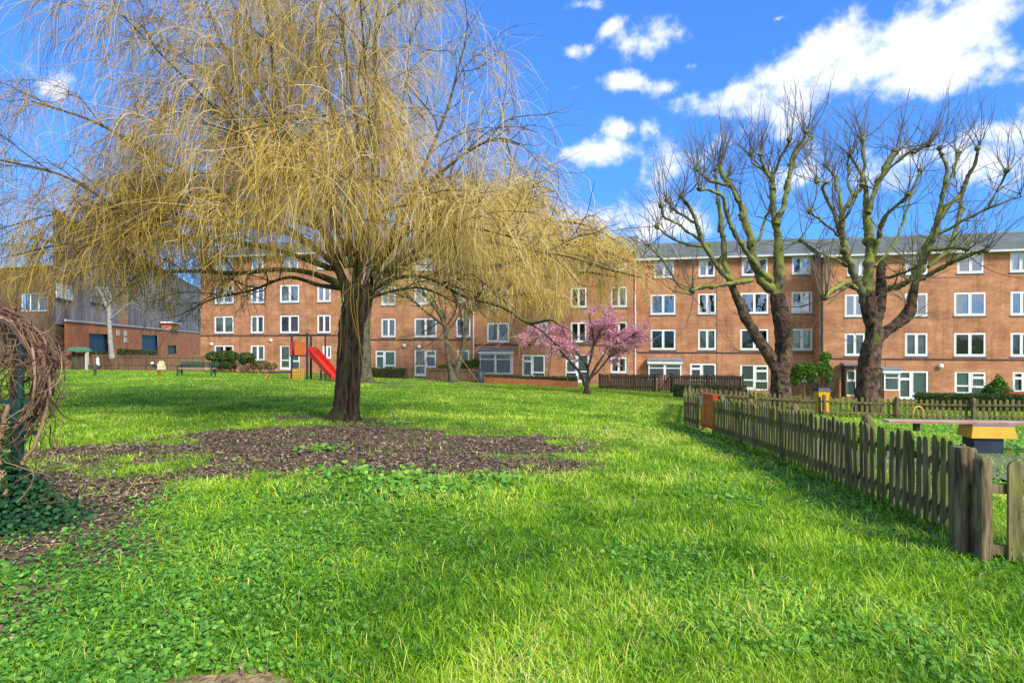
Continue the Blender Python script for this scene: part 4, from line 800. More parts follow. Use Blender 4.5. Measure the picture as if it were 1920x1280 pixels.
# ---- procedural bare trees
def bare_tree(name, label, base_px, D, stems, bark, twig, n2=6, l2=(1.2,2.6), n3=5, l3=(.5,1.4), n4=4, grav=.02, group=None, up=.35, r4=.008, fork=.45):
    B = P(base_px[0], base_px[1], D); b = (float(B[0]), D, g1(B[0], D)-.05); tr = thing(name, label, 'tree', b, group)
    tm = MB(); LL = []
    for i, (rows, dd) in enumerate(stems):
        ln = trace(rows, D, dd, 26, .85); barktube(tm, ln, 14, .07, 20+i, flare=.3 if i == 0 else 0, z0=b[2]); LL.append(smooth_line(ln, 12))
    tm.build('trunk', bark, tr, b, smooth=True)
    LA = np.stack(LL); q, t, r = pick(LA[..., :3], LA[..., 3], n2, .4, 1.0)
    X2 = level(q, nrm(t*.7+rng.normal(0, .6, q.shape)+np.array([0, 0, up])), rng.uniform(*l2, len(q)), np.clip(r*.55, .012, .06), 8, grav, .2, .3)
    q, t, r = pick(*X2, n3, .2, 1.0); X3 = level(q, nrm(t*.8+rng.normal(0, fork, q.shape)+np.array([0, 0, up*.5])), rng.uniform(*l3, len(q)), np.clip(r*.6, .009, .03), 7, grav, .2, .4)
    q, t, r = pick(*X3, n4, .2, 1.0); X4 = level(q, nrm(t+rng.normal(0, .5, q.shape)), rng.uniform(l3[0]*.5, l3[1]*.7, len(q)), np.full(len(q), r4), 5, grav, .2, .5)
    cr = MB()
    for x, k, mi in ((X2, 6, 0), (X3, 4, 0), (X4, 3, 1)): V, Fc = tubes(*x, k); cr.add(V, Fc, mi)
    cr.build('crown', [bark, twig], tr, b, smooth=True); return tr, X3, X4
bare_tree('bare_tree', 'dark trunked bare tree standing just behind the willow trunk', (686,722), 34, [([(686,722,34),(684,690,30),(682,640,28),(684,590,27),(690,540,24),(700,480,16),(705,420,10)],0), ([(686,580,16),(665,520,13),(640,460,9),(620,400,6)],1), ([(690,550,16),(730,500,12),(780,450,9),(820,400,6)],-1), ([(690,560,12),(740,520,9),(770,490,6)],2)], M['bark_grey'], M['twig_plane'], 9, (1.5,3.5), 6, (.8,2.0), 4)
yw, _x3, _x4 = bare_tree('weeping_tree', 'slim tree with two mossy stems and yellow hanging twigs before the brown fence', (850,718), 38.5, [([(850,720,22),(848,708,19),(843,690,11),(838,655,9),(836,625,9),(826,592,8),(800,557,6),(785,530,5),(770,500,4)],-1), ([(850,716,16),(858,690,12),(868,650,11),(872,610,11),(876,570,10),(888,520,8),(895,470,6)],0), ([(875,590,8),(905,560,6),(930,520,5),(960,480,3)],1), ([(870,640,6),(862,580,6),(850,530,5),(845,480,4)],1), ([(833,610,6),(805,590,5),(770,560,4),(740,550,3)],-1)], M['bark_grey'], M['twig_plane'], 6, (1.2,3), 5, (.7,1.8), 3)
YD = 38.5; yo = tuple(yw.location)
yl = np.stack([smooth_line(trace(r_, YD, d_), 12) for r_, d_ in [([(876,560,8),(920,500,7),(980,460,6),(1060,450,5),(1130,470,4),(1180,490,3)],-1), ([(872,580,8),(940,540,7),(1010,520,6),(1090,510,5),(1160,520,3)],1), ([(876,570,8),(900,480,7),(940,410,6),(1000,380,5),(1050,400,3)],0),
  ([(870,560,8),(880,470,7),(890,400,5),(900,350,4)],1), ([(876,560,7),(960,500,6),(1040,480,5),(1120,500,4),(1200,520,3)],-2.5), ([(835,600,6),(800,540,5),(760,500,4),(740,480,3)],1), ([(876,550,7),(930,460,6),(1000,430,5),(1080,430,4),(1110,450,3)],2.5), ([(872,590,6),(930,560,5),(1000,550,4),(1060,560,3)],-1.5), ([(876,560,7),(980,470,6),(1080,460,5),(1160,480,4),(1215,520,3)],0), ([(876,560,7),(960,440,6),(1040,415,5),(1120,430,4),(1190,480,3)],1.5), ([(876,560,7),(1000,500,6),(1090,490,5),(1150,500,3)],3), ([(870,560,7),(930,420,6),(990,350,5),(1040,360,3)],-1)]])
yc = MB()
for l in yl: addline(yc, l, 6)
q, t, r = pick(yl[..., :3], yl[..., 3], 16, .25, 1.0); Y2 = level(q, nrm(t*.5+rng.normal(0, .6, q.shape)+np.array([0, 0, .3])), rng.uniform(.8, 2.4, len(q)), np.full(len(q), .022), 8, -.08, .25, .4)
q, t, r = pick(*Y2, 44, .1, 1.0); px_ = 960+F*q[:, 0]/q[:, 1]; low = EYE+(640-np.interp(px_, [700, 850, 1000, 1100, 1230], [570, 610, 620, 600, 570]))/F*YD
ln_ = np.minimum(rng.uniform(.8, 3.4, len(q)), np.maximum(q[:, 2]-low, .3)); kp = rng.random(len(q)) < .35+.9*sstep(.4, .6, N1(q[:, 0], q[:, 2], 1., 2)); q, t, ln_ = q[kp], t[kp], ln_[kp]
Y3 = level(q, nrm(t*.5+rng.normal(0, .5, q.shape)+np.array([0, 0, .1])), ln_, rng.uniform(.011, .019, len(q)), 9, -.3, .2, .55)
for x_, k_, tt_ in ((Y2, 4, .3), (Y3, 3, None)): V, Fc = tubes(*x_, k_); S_, N_ = x_[1].shape; yc.add(V, Fc, 1, np.repeat(np.clip(rng.normal(.78, .14, S_), 0, 1) if tt_ is None else np.full(S_, tt_), N_*k_))
yc.build('hanging_twigs', [M['limb_willow'], M['strand']], yw, yo, smooth=True, attr=True)
bare_tree('pale_bark_tree', 'slender pale barked bare tree in front of the orange brick warehouse', (209,668), 44, [([(210,672,12),(208,650,10),(206,620,9),(205,585,8),(207,560,6),(215,520,5),(222,480,4)],0), ([(204,585,6),(192,555,5),(178,530,4),(165,505,3)],1), ([(206,600,5),(235,575,4),(262,560,3)],-1), ([(206,570,5),(230,540,4),(255,520,3)],0)], M['bark_birch'], M['bark_birch'], 8, (1.0,2.6), 6, (.7,1.7), 4, -.03)

# ---- pink cherry
CD = 29.9; B = P(1100, 738, CD); cb = (float(B[0]), CD, g1(B[0], CD)-.03); ch = thing('cherry_tree', 'small cherry tree in pink blossom on the lawn', 'tree', cb)
tm = MB(); LL = []
for i, (rows, dd) in enumerate([([(1100,741,22),(1100,728,15),(1100,715,14)],0), ([(1099,722,11),(1094,700,9),(1080,680,8),(1068,665,7),(1056,648,6),(1045,632,4),(1020,615,3)],-.8), ([(1101,722,11),(1107,705,8),(1109,690,8),(1100,672,6),(1090,655,5),(1080,640,4),(1070,610,3)],.5),
   ([(1103,722,10),(1115,702,8),(1127,685,7),(1140,668,6),(1152,650,4),(1170,630,3)],-.3), ([(1109,690,7),(1118,670,6),(1125,650,5),(1128,620,4),(1125,590,3)],.6), ([(1112,708,7),(1128,695,6),(1146,676,5),(1168,655,4),(1195,640,3)],.9), ([(1099,674,5),(1085,650,4),(1050,640,3),(1010,630,2)],.9),
   ([(1152,655,4),(1180,640,3),(1210,625,2)],-.6), ([(1120,660,5),(1140,625,4),(1160,600,3)],0)]):
    ln = trace([(a_[0]-(14 if i else 0)*(741-a_[1])/100-0,)+tuple(a_[1:]) for a_ in rows], CD, dd, 22, .62); barktube(tm, ln, 12, .06, 30+i, flare=.35 if i == 0 else 0, z0=cb[2]); 
    if i: LL.append(smooth_line(ln, 12))
tm.build('trunk', M['bark_cherry'], ch, cb, smooth=True)
LA = np.stack(LL); q, t, r = pick(LA[..., :3], LA[..., 3], 13, .42, 1.0); ctr = np.array([P(1105, 700, CD)[0], CD, 0]); out = q-ctr; out[:, 2] = 0; out = nrm(out)
X2 = level(q, nrm(out*.8+rng.normal(0, .45, q.shape)+np.array([0, 0, .35])), rng.uniform(.4, 1.05, len(q)), np.full(len(q), .012), 8, -.05, .2, .4)
q, t, r = pick(*X2, 6, .15, 1.0); X3 = level(q, nrm(t+rng.normal(0, .5, q.shape)+np.array([0, 0, .1])), rng.uniform(.3, .8, len(q)), np.full(len(q), .008), 6, .0, .2, .5)
cr = MB()
for x, k in ((X2, 5), (X3, 3)): V, Fc = tubes(*x, k); cr.add(V, Fc, 0)
cr.build('crown', M['bark_cherry'], ch, cb, smooth=True)
bl = MB(); q = np.vstack([pick(*X3, 24, .1, 1.0)[0], pick(*X2, 36, .3, 1.0)[0]]); q = q+rng.normal(0, .035, q.shape); keep = rng.random(len(q)) < .35+.9*sstep(.4, .6, N3(q[:, 0]*2+q[:, 1], q[:, 2]*2, 1.2, 2)); q = q[keep]
def leafquads(mb, q, s0, s1, m=0, t=None, flat=0.):
    S = len(q); a = nrm(rng.normal(0, 1, (S, 3))*np.array([1, 1, 1-flat])); b = nrm(np.cross(a, rng.normal(0, 1, (S, 3))*np.array([1, 1, 1+3*flat]))); 
    if flat: b[:, 2] *= (1-flat); b = nrm(b)
    s = rng.uniform(s0, s1, (S, 1)); V = np.stack([q-a*s, q+b*s*.55, q+a*s, q-b*s*.55], 1); mb.add(V.reshape(-1, 3), np.arange(4*S).reshape(-1, 4), m, np.repeat(t if t is not None else rng.random(S), 4))
q = np.repeat(q, 2, 0)+rng.normal(0, .03, (2*len(q), 3)); leafquads(bl, q, .026, .058); bl.build('blossom', M['pink'], ch, cb, attr=True)

# ------------------------------------------------------------------ picket fences round the playground
def picket_mesh(name, w, h, th=.02, lean=0.):
    mb = MB(); a = np.linspace(0, math.pi, 9); hw = w/2
    out = [(-hw, 0), (hw, 0)]+[(hw*math.cos(x), h-.055+.055*math.sin(x)) for x in a]
    n = len(out); V = [(x, -th/2, z) for x, z in out]+[(x, th/2, z) for x, z in out]
    mb.add(V, [tuple(range(n)), tuple(range(n, 2*n))[::-1]]+[(i, i+n, (i+1) % n+n, (i+1) % n) for i in range(n)]); return mb
def fline(D): return 3.8+.085*(D-4.5)
def fence_run(root, org, A, B, pitch, w, h, side, first=.06, maxp=999, posts=(), ph=.9, pw=.1, rails=(.22, .62), last=.0, railmat='picket', pname='picket'):
    """pickets on one side of two rails between A and B"""
    A = np.array(A, float); B = np.array(B, float); L_ = np.linalg.norm(B-A); u = (B-A)/L_; nv = np.array((-u[1], u[0]))*side; ang_ = math.atan2(u[1], u[0])
    n = int((L_-first-last)/pitch)+1; protos = []
    rest = MB()
    for i in range(n):
        s = first+i*pitch+rng.normal(0, .006); q = A+u*s+nv*.035; z = g1(*q)+.03; hh = h+rng.normal(0, .012); lean = rng.normal(0, .018)
        if i >= maxp:
            mb = picket_mesh('x', w, hh); V = np.concatenate(mb.v); ca, sa = math.cos(ang_), math.sin(ang_); V2 = np.stack([q[0]+V[:, 0]*ca-V[:, 1]*sa, q[1]+V[:, 0]*sa+V[:, 1]*ca, z+V[:, 2]], 1)
            rest.add(V2, [tuple(range(11)), tuple(range(11, 22))[::-1]]+[(k, k+11, (k+1) % 11+11, (k+1) % 11) for k in range(11)]); continue
        if len(protos) < 5:
            o = picket_mesh('picket', w*(1+rng.normal(0, .03)), h+.02*(len(protos)-2)*.6).build(pname, M['picket']); protos.append(o)
        else: o = protos[rng.integers(5)].copy(); C.objects.link(o)
        o.parent = root; o.location = (q[0]-org[0], q[1]-org[1], z-org[2]); o.rotation_euler = (rng.normal(0, .012), lean, ang_)
    if rest.n: tag(rest.build('picket_row', M['picket'], root, org), kind='stuff')
    for rz in rails:
        mb = MB(); N = max(2, int(L_/1.0)+1); Vv = []
        for k in range(N):
            q = A+u*(L_*k/(N-1)); z = g1(*q)+rz
            for (o_, zz) in ((-.002, -.035), (-.045, -.035), (-.045, .035), (-.002, .035)): p = q+nv*(o_+.022); Vv.append((p[0], p[1], z+zz))
        fs = [(4*k+j, 4*k+(j+1) % 4, 4*k+4+(j+1) % 4, 4*k+4+j) for k in range(N-1) for j in range(4)]+[(0,1,2,3), (4*N-1,4*N-2,4*N-3,4*N-4)]
        mb.add(Vv, fs).build('rail', M[railmat], root, org)
    for s in posts:
        q = A+u*s-nv*.10; z = g1(*q); mb = MB(); r_ = pw/2
        ringz = [-.1, .3, ph*.7, ph-.05, ph-.01, ph+.005]; rr = [1, 1, 1, 1, .8, .4]; V = []
        for zz, f in zip(ringz, rr):
            for k in range(10):
                a = 2*math.pi*k/10; c, s_ = math.cos(a), math.sin(a); e = (abs(c)**5+abs(s_)**5)**(-1/5.)
                V.append((q[0]+r_*f*e*c*(1+.03*math.sin(7*zz+k)), q[1]+r_*f*e*s_, z+zz))
        mb.add(V, [(i*10+k, i*10+(k+1) % 10, i*10+10+(k+1) % 10, i*10+10+k) for i in range(5) for k in range(10)]+[tuple(range(50, 60))]); mb.build('post', M['post'], root, org, smooth=False)
def fo(D): return (fline(D), D)
org = (fline(4.7), 4.7, g1(fline(4.7), 4.7)); nf = thing('picket_fence', 'long mossy picket fence running away from the near right along the lawn', 'fence', org)
fence_run(nf, org, fo(4.78), fo(13.0), .118, .082, .80, 1, posts=(2.0, 4.1, 6.2, 8.15), maxp=100)
org = (fline(14.4), 14.4, g1(fline(14.4), 14.4)); nf2 = thing('picket_fence', 'short run of mossy pickets beyond the orange gate', 'fence', org)
fence_run(nf2, org, fo(14.42), fo(16.2), .118, .082, .82, 1, posts=(.06, 1.7))
# gate posts at the near end and the fence that turns right
for i, (px, D, w_, h_, lab) in enumerate([(1804, 4.62, .125, .84, 'square mossy gatepost ending the long picket fence'), (1842, 4.45, .105, .79, 'round topped dark weathered post between the square gatepost and the single picket')]):
    b = P(px, 1000, D); b = (float(b[0]), D, g1(b[0], D)-.05); mb = MB(); V = []
    if i == 0: prof = [(0,1),(.3,1),(.6,1.01),(h_+.03,.99),(h_+.05,.94)]
    else: prof = [(0,1),(.3,.98),(h_-.02,1),(h_+.02,.93),(h_+.045,.72),(h_+.058,.35)]
    nk = 20
    for zz, f in prof:
        for k in range(nk):
            a = 2*math.pi*k/nk+.2; c, s_ = math.cos(a), math.sin(a); e = (abs(c)**7+abs(s_)**7)**(-1/7.) if i == 0 else (abs(c)**3.5+abs(s_)**3.5)**(-1/3.5); f2 = f*(1+.02*math.sin(5*zz+2.3*k)); V.append((b[0]+w_/2*f2*e*c, b[1]+w_/2*f2*e*s_, b[2]+zz))
    m_ = len(prof); mb.add(V, [(j*nk+k, j*nk+(k+1) % nk, j*nk+nk+(k+1) % nk, j*nk+nk+k) for j in range(m_-1) for k in range(nk)]+[tuple(range((m_-1)*nk, m_*nk))])
    tag(mb.build('gatepost', M['post'], org=b), lab, 'post')
pA = P(1850, 1000, 4.42); pA = (float(pA[0]), 4.42); pB = (pA[0]+1.9, 4.30); org = (pA[0], pA[1], g1(*pA)); nf3 = thing('picket_fence', 'low rail and picket fence turning right from the round topped post', 'fence', org)
fence_run(nf3, org, pA, pB, .24, .105, .77, -1, first=.17, rails=(.10, .56), railmat='post')
# orange and red gate
g0, g1_ = np.array(fo(13.06)), np.array(fo(14.34)); u = (g1_-g0)/np.linalg.norm(g1_-g0); nv = np.array((-u[1], u[0])); zg = g1(*g0)
def gf(t, o, z): p = g0+u*t+nv*o; return (p[0], p[1], zg-.05*t+z)
org = (g0[0], g0[1], zg); gt = thing('playground_gate', 'bright red and orange gate panel set in the picket fence', 'gate', org); Lg = 1.28
MB().box(.0, .10, -.05, .05, .02, .92, fr=gf).box(Lg-.42, Lg, -.035, .035, .10, .92, fr=gf).box(.08, Lg-.40, -.03, .03, .862, .915, fr=gf).build('frame', M['red'], gt, org)
mb = MB()
for k in range(6): mb.box(.12+k*.122, .12+k*.122+.10, -.02, .02, .12, .86, fr=gf)
mb.box(.10, Lg-.42, .021, .04, .20, .28, fr=gf).box(.10, Lg-.42, .021, .04, .68, .76, fr=gf).build('infill', M['orange'], gt, org)
MB().box(Lg-.30, Lg-.08, .036, .05, .62, .86, fr=gf).build('notice', M['stone'], gt, org)
# side fence and back fence
c1, c2 = np.array(fo(16.2)), np.array((7.45, 25.0)); org = (c1[0], c1[1], g1(*c1)); nf4 = thing('picket_fence', 'dark picket fence closing the left side of the playground', 'fence', org)
fence_run(nf4, org, c1, c2, .19, .09, .80, 1, posts=(2.6, 5.2, 7.8), maxp=60)
bA, bB = np.array((7.45, 25.0)), np.array((22.5, 21.3)); org = (bA[0], bA[1], g1(*bA)); nf5 = thing('picket_fence', 'mossy yellow green picket fence along the back of the playground', 'fence', org)
fence_run(nf5, org, bA, bB, .19, .095, .78, 1, posts=tuple(np.arange(.1, 15.5, 2.6)), ph=.88, pw=.12, rails=(.14, .60), maxp=100, railmat='post')

# ------------------------------------------------------------------ seesaw and bin
SD = 11.0; q = P(1852, 850, SD); q = (float(q[0]), SD, g1(q[0], SD)); zt = EYE+(640-797)/F*SD
ss = thing('seesaw', 'red and grey playground seesaw on a yellow and dark blue pivot box', 'seesaw', q); h_ = zt-q[2]
def sf(x, y, z): return (q[0]+x+.10*y, q[1]+y-.10*x, q[2]+z)
MB().box(-.34, .16, -.17, .17, -.02, h_-.215, fr=sf).build('base', M['navy'], ss, q)
mb = MB(); mb.hexa([sf(-.42,-.22,h_-.213), sf(.37,-.22,h_-.213), sf(.37,.22,h_-.213), sf(-.42,.22,h_-.213), sf(-.38,-.19,h_), sf(.33,-.19,h_), sf(.33,.19,h_), sf(-.38,.19,h_)]); mb.build('pivot_box', M['yellow'], ss, q)
MB().box(-.38, .33, -.19, .19, h_+.003, h_+.035, fr=sf).build('cap', M['lead'], ss, q)
pl = MB(); pl.box(-1.80, 1.80, -.13, .13, h_+.038, h_+.078, fr=sf); plo = pl.build('plank', M['plank'], ss, q)
MB().box(-1.815, 1.815, -.145, -.132, h_+.036, h_+.07, fr=sf).build('edge_strip', M['fadedred'], ss, q)
for s_ in (-1, 1):
    a = np.linspace(0, math.pi, 12); pts = [sf(s_*1.22+.085*math.cos(x)*1.0, .0, h_+.11+.13+.10*math.sin(x)) for x in a]; pts = [sf(s_*1.22+.085, 0, h_+.1)]+pts+[sf(s_*1.22-.085, 0, h_+.1)]
    MB().tube(pts, .018, 8).build('handle', M['yellow'], ss, q, smooth=True)
    MB().tube([sf(s_*1.25, 0, h_+.037), sf(s_*1.25, 0, h_-.12)], .06, 12).build('bumper', M['bin'], ss, q)
BD = 26.0; q2 = P(1541, 745, BD); q2 = (float(q2[0]), BD, g1(q2[0], BD)); zt = EYE+(640-727)/F*BD; hb = zt-q2[2]
gb = thing('grit_bin', 'yellow box bin with a dark lid behind the back picket fence', 'bin', q2)
mb = MB(); mb.hexa([(q2[0]+x*.30*s, q2[1]+y*.26*s, z) for z, s in ((q2[2], .72), (zt-.13, .84)) for x, y in ((-1,-1),(1,-1),(1,1),(-1,1))]).build('body', M['yellow'], gb, q2)
mb = MB(); mb.hexa([(q2[0]+x*.36*s, q2[1]+y*.32*s, z) for z, s in ((zt-.128, .80), (zt, .68)) for x, y in ((-1,-1),(1,-1),(1,1),(-1,1))]).build('lid', M['bin'], gb, q2)

# ------------------------------------------------------------------ climbing frame with slide
PD = 34.9; q = P(585, 711, PD); q = (float(q[0]), PD, g1(q[0], PD)); sc = PD/F
ps = thing('play_tower', 'playground climbing frame with red slide, orange panel and dark posts', 'play frame', q)
def X_(px): return (px-960)*sc
def H_(py): return EYE+(640-py)*sc
gz0 = q[2]
for px, dy, top in ((553, -.5, 626), (577, .55, 627), (582, -.55, 624), (605, .5, 627)):
    MB().tube([(X_(px), PD+dy, gz0-.2), (X_(px), PD+dy, H_(top))], .065 if px != 605 else .05, 10).build('post', M['navy'], ps, q, smooth=True)
MB().tube([(X_(548), PD-.5, H_(627.5)), (X_(618), PD-.5, H_(627.5))], .025, 6).build('top_bar', M['navy'], ps, q)
MB().box(X_(550), X_(582)-.07, PD-.6, PD+.6, H_(667.5), H_(665.5)).build('platform', M['navy'], ps, q)
mb = MB(); npn = 7
for k in range(npn):
    a, b_ = X_(560)+(X_(579)-X_(560))*k/npn, X_(560)+(X_(579)-X_(560))*(k+1)/npn-.012; mb.box(a, b_, PD-.66-.03*math.sin(k/6*3.1), PD-.60, H_(665), H_(641+abs(k-3)*.4))
mb.box(X_(560), X_(579)-.015, PD-.598, PD-.57, H_(660), H_(658)).build('panel', M['orange'], ps, q)
MB().box(X_(550.5), X_(554.5), PD-.64, PD-.57, H_(665), H_(641)).box(X_(550.5), X_(552), PD-.56, PD+.5, H_(665), H_(641)).build('side_panel', M['red'], ps, q)
mb = MB()      # amber climbing net under the platform
for k in range(6): mb.tube([(X_(556+k*4), PD-.6, gz0), (X_(556+k*4), PD-.6, H_(690))], .028, 5)
for k in range(5): mb.tube([(X_(555), PD-.6, H_(709-k*4.5)), (X_(577), PD-.6, H_(709-k*4.5))], .028, 5)
mb.build('net', M['amber'], ps, q)
s0, s1 = np.array((X_(588), PD-.2, H_(664))), np.array((X_(642), PD-1.4, H_(706)))
v = s1-s0; dxy = nrm(v[:2]); sd = np.array((-dxy[1], dxy[0], 0.)); rows = []
ts = np.linspace(0, 1, 10); V = []
for t in ts:
    z_ = v[2]*(t-.02*math.sin(t*math.pi*2)); c_ = s0+np.array((v[0]*t, v[1]*t, z_))
    for o_, zz in ((-.30, .42*(1-.35*t)), (-.27, .0), (.27, .0), (.30, .42*(1-.35*t)), (.34, .42*(1-.35*t)), (.31, -.05), (-.31, -.05), (-.34, .42*(1-.35*t))): V.append(c_+sd*o_+np.array((0, 0, zz)))
MB().add(V, [(i*8+j, i*8+(j+1) % 8, i*8+8+(j+1) % 8, i*8+8+j) for i in range(9) for j in range(8)]+[tuple(range(8))]).build('slide', M['red'], ps, q)
MB().box(X_(584), X_(590), PD-.55, PD+.3, H_(668), H_(650)).build('slide_hood', M['red'], ps, q)
MB().tube([(X_(611), PD-.9, gz0), (X_(611), PD-.9, H_(692))], .05, 8).build('slide_support', M['navy'], ps, q)
# low balance beam left of the frame
q3 = P(507, 712, PD-.4); q3 = (float(q3[0]), PD-.4, g1(q3[0], PD-.4)); bmn = thing('balance_beam', 'low dark beam on orange splayed legs left of the climbing frame', 'play beam', q3)
MB().tube([(X_(505), PD-.4, H_(697)), (X_(548), PD-.2, H_(697))], .05, 8).build('beam', M['navy'], bmn, q3)
for px, dy in ((508, -.25), (508, .2), (545, -.1)): MB().tube([(X_(px+1), PD-.35, H_(698)), (X_(px-4 if px < 540 else px+3), PD-.35+dy, q3[2]-.05)], .035, 8).build('leg', M['orange'], bmn, q3)

# ------------------------------------------------------------------ bench
bd = 36.2; q = P(368, 711, bd); q = (float(q[0]), bd, g1(q[0], bd)); be = thing('bench', 'park bench with dark green iron ends on the far lawn', 'bench', q); s = bd/F
z0 = q[2]; 
for px in (337, 400):
    x = (px-960)*s; e = MB()
    for pts, r_ in (([(0,-.30,0),(0,-.26,.25),(0,-.22,.42)], .045), ([(0,.26,0),(0,.24,.25),(0,.22,.42),(0,.34,.86)], .045), ([(0,-.24,.40),(0,.24,.42)], .04), ([(0,-.27,.64),(0,.0,.67),(0,.28,.66)], .045), ([(0,-.25,.40),(0,-.26,.64)], .035), ([(0,-.28,.2),(0,0,.28),(0,.26,.2)], .03)):
        e.tube([(x+a, bd+b*1.0, z0+c-.02) for a, b, c in pts], r_, 8)
    e.build('end_frame', M['greenbench'], be, q)
x0, x1 = (333-960)*s, (404-960)*s
for k in range(4): MB().box(x0, x1, bd-.22+k*.12, bd-.13+k*.12, z0+.44, z0+.465).build('slat', M['plank'], be, q)
for k in range(3): MB().box(x0, x1, bd+.24+k*.035, bd+.265+k*.035, z0+.55+k*.11, z0+.63+k*.11).build('slat', M['greenbench'], be, q)

# ------------------------------------------------------------------ spring riders
def spiral(c, r, h, turns, n=40): a = np.linspace(0, turns*2*math.pi, n); return [(c[0]+r*math.cos(t), c[1]+r*math.sin(t), c[2]+h*t/a[-1]) for t in a]
def blade(mb, prof, x, y, z, th, m=0):   # flat cut-out panel, profile in (along, up)
    n = len(prof); V = [(x+a, y-th/2, z+b) for a, b in prof]+[(x+a, y+th/2, z+b) for a, b in prof]
    mb.add(V, [tuple(range(n)), tuple(range(n, 2*n))[::-1]]+[(i, i+n, (i+1) % n+n, (i+1) % n) for i in range(n)], m)
rd = 34.5; q = P(178, 722, rd); q = (float(q[0]), rd, g1(q[0], rd)); sr = thing('spring_rider', 'dark spring rider with a pale upright board, far left lawn', 'spring rider', q)
MB().tube(spiral((q[0], q[1], q[2]), .08, .38, 5), .018, 6).build('spring', M['pipe'], sr, q, smooth=True)
mb = MB(); 
for dy in (-.12, .12): blade(mb, [(-.30,.0),(.22,.0),(.33,.16),(.20,.30),(-.10,.26),(-.32,.28)], q[0], q[1]+dy, q[2]+.39, .03)
mb.box(q[0]-.2, q[0]+.18, q[1]-.10, q[1]+.10, q[2]+.50, q[2]+.54).build('body', M['timber_dark'], sr, q)
mb = MB(); blade(mb, [(-.02,.0),(.14,.0),(.10,.42),(.04,.50),(-.02,.40)], q[0]+.12, q[1], q[2]+.62, .05); mb.build('head', M['white'], sr, q)
rd = 36.; q = P(298, 716, rd); q = (float(q[0]), rd, g1(q[0], rd)); sr = thing('spring_rider', 'cream and white spring rider between the dark rider and the bench', 'spring rider', q)
MB().tube(spiral((q[0], q[1], q[2]), .09, .36, 5), .02, 6).build('spring', M['orange'], sr, q, smooth=True)
mb = MB()
for dy in (-.12, .12): blade(mb, [(-.05,.0),(.36,.0),(.30,.28),(.24,.50),(.12,.56),(.02,.40),(-.08,.25)], q[0], q[1]+dy, q[2]+.37, .03)
mb.box(q[0]-.15, q[0]+.18, q[1]-.10, q[1]+.10, q[2]+.50, q[2]+.54); mb.build('body', mat('cream_panel', (.72,.60,.35), (.66,.52,.30), 3, .5), sr, q)
mb = MB(); blade(mb, [(-.30,.10),(-.04,.04),(-.04,.24),(-.22,.34),(-.38,.30)], q[0]+.02, q[1]-.15, q[2]+.40, .03); mb.build('seat', M['navy'], sr, q); mb = MB(); blade(mb, [(-.40,.31),(-.24,.35),(-.30,.46),(-.44,.42)], q[0]+.02, q[1]-.15, q[2]+.40, .03); mb.build('handle', M['white'], sr, q)

# ------------------------------------------------------------------ hedges, bushes, garden fences in front of the block
def bush(name, label, cat, pts, mt, s0, s1, n, stems=True, group=None, hollow=.55, stem_m='timber_dark'):
    """pts: list of (centre xyz, radius xyz) lobes; leaves spread through the outer shell of each lobe, twigs inside"""
    c0, r0 = pts[0]; b = (c0[0], c0[1], min(c[2]-r[2] for c, r in pts)); t = thing(name, label, cat, b, group); mb = MB(); q = []
    tot = sum(r[0]*r[2]+r[0]*r[1] for c, r in pts)
    for c, r in pts:
        k = int(n*(r[0]*r[2]+r[0]*r[1])/tot); d = nrm(rng.normal(0, 1, (k, 3))); rad = rng.uniform(hollow, 1.06, k)**.6; q.append(np.array(c)+d*rad[:, None]*np.array(r)*(.85+.35*N2(d[:, 0]*3+c[0], d[:, 2]*3+d[:, 1]*2, 1.5, 2))[:, None])
    q = np.vstack(q); q = q[q[:, 2] > gz(q[:, 0], q[:, 1])-.02]; leafquads(mb, q, s0, s1); mb.build('foliage', mt, t, b, attr=True)
    if stems:
        sm = MB(); k = 10; st = np.array([np.array(c)*[1, 1, 0]+[rng.normal(0, r[0]*.25), rng.normal(0, r[1]*.25), 0] for c, r in pts for _ in range(k)]); st[:, 2] = gz(st[:, 0], st[:, 1])
        hh = np.array([c[2]+r[2]*.5 for c, r in pts for _ in range(k)])-st[:, 2]; A = level(st, rng.normal(0, .3, st.shape)+[0, 0, 1], np.maximum(hh, .2), np.full(len(st), .02), 6, 0, .15, .4); V, Fc = tubes(*A, 5); sm.add(V, Fc); sm.build('stem', M[stem_m], t, b)
    return t
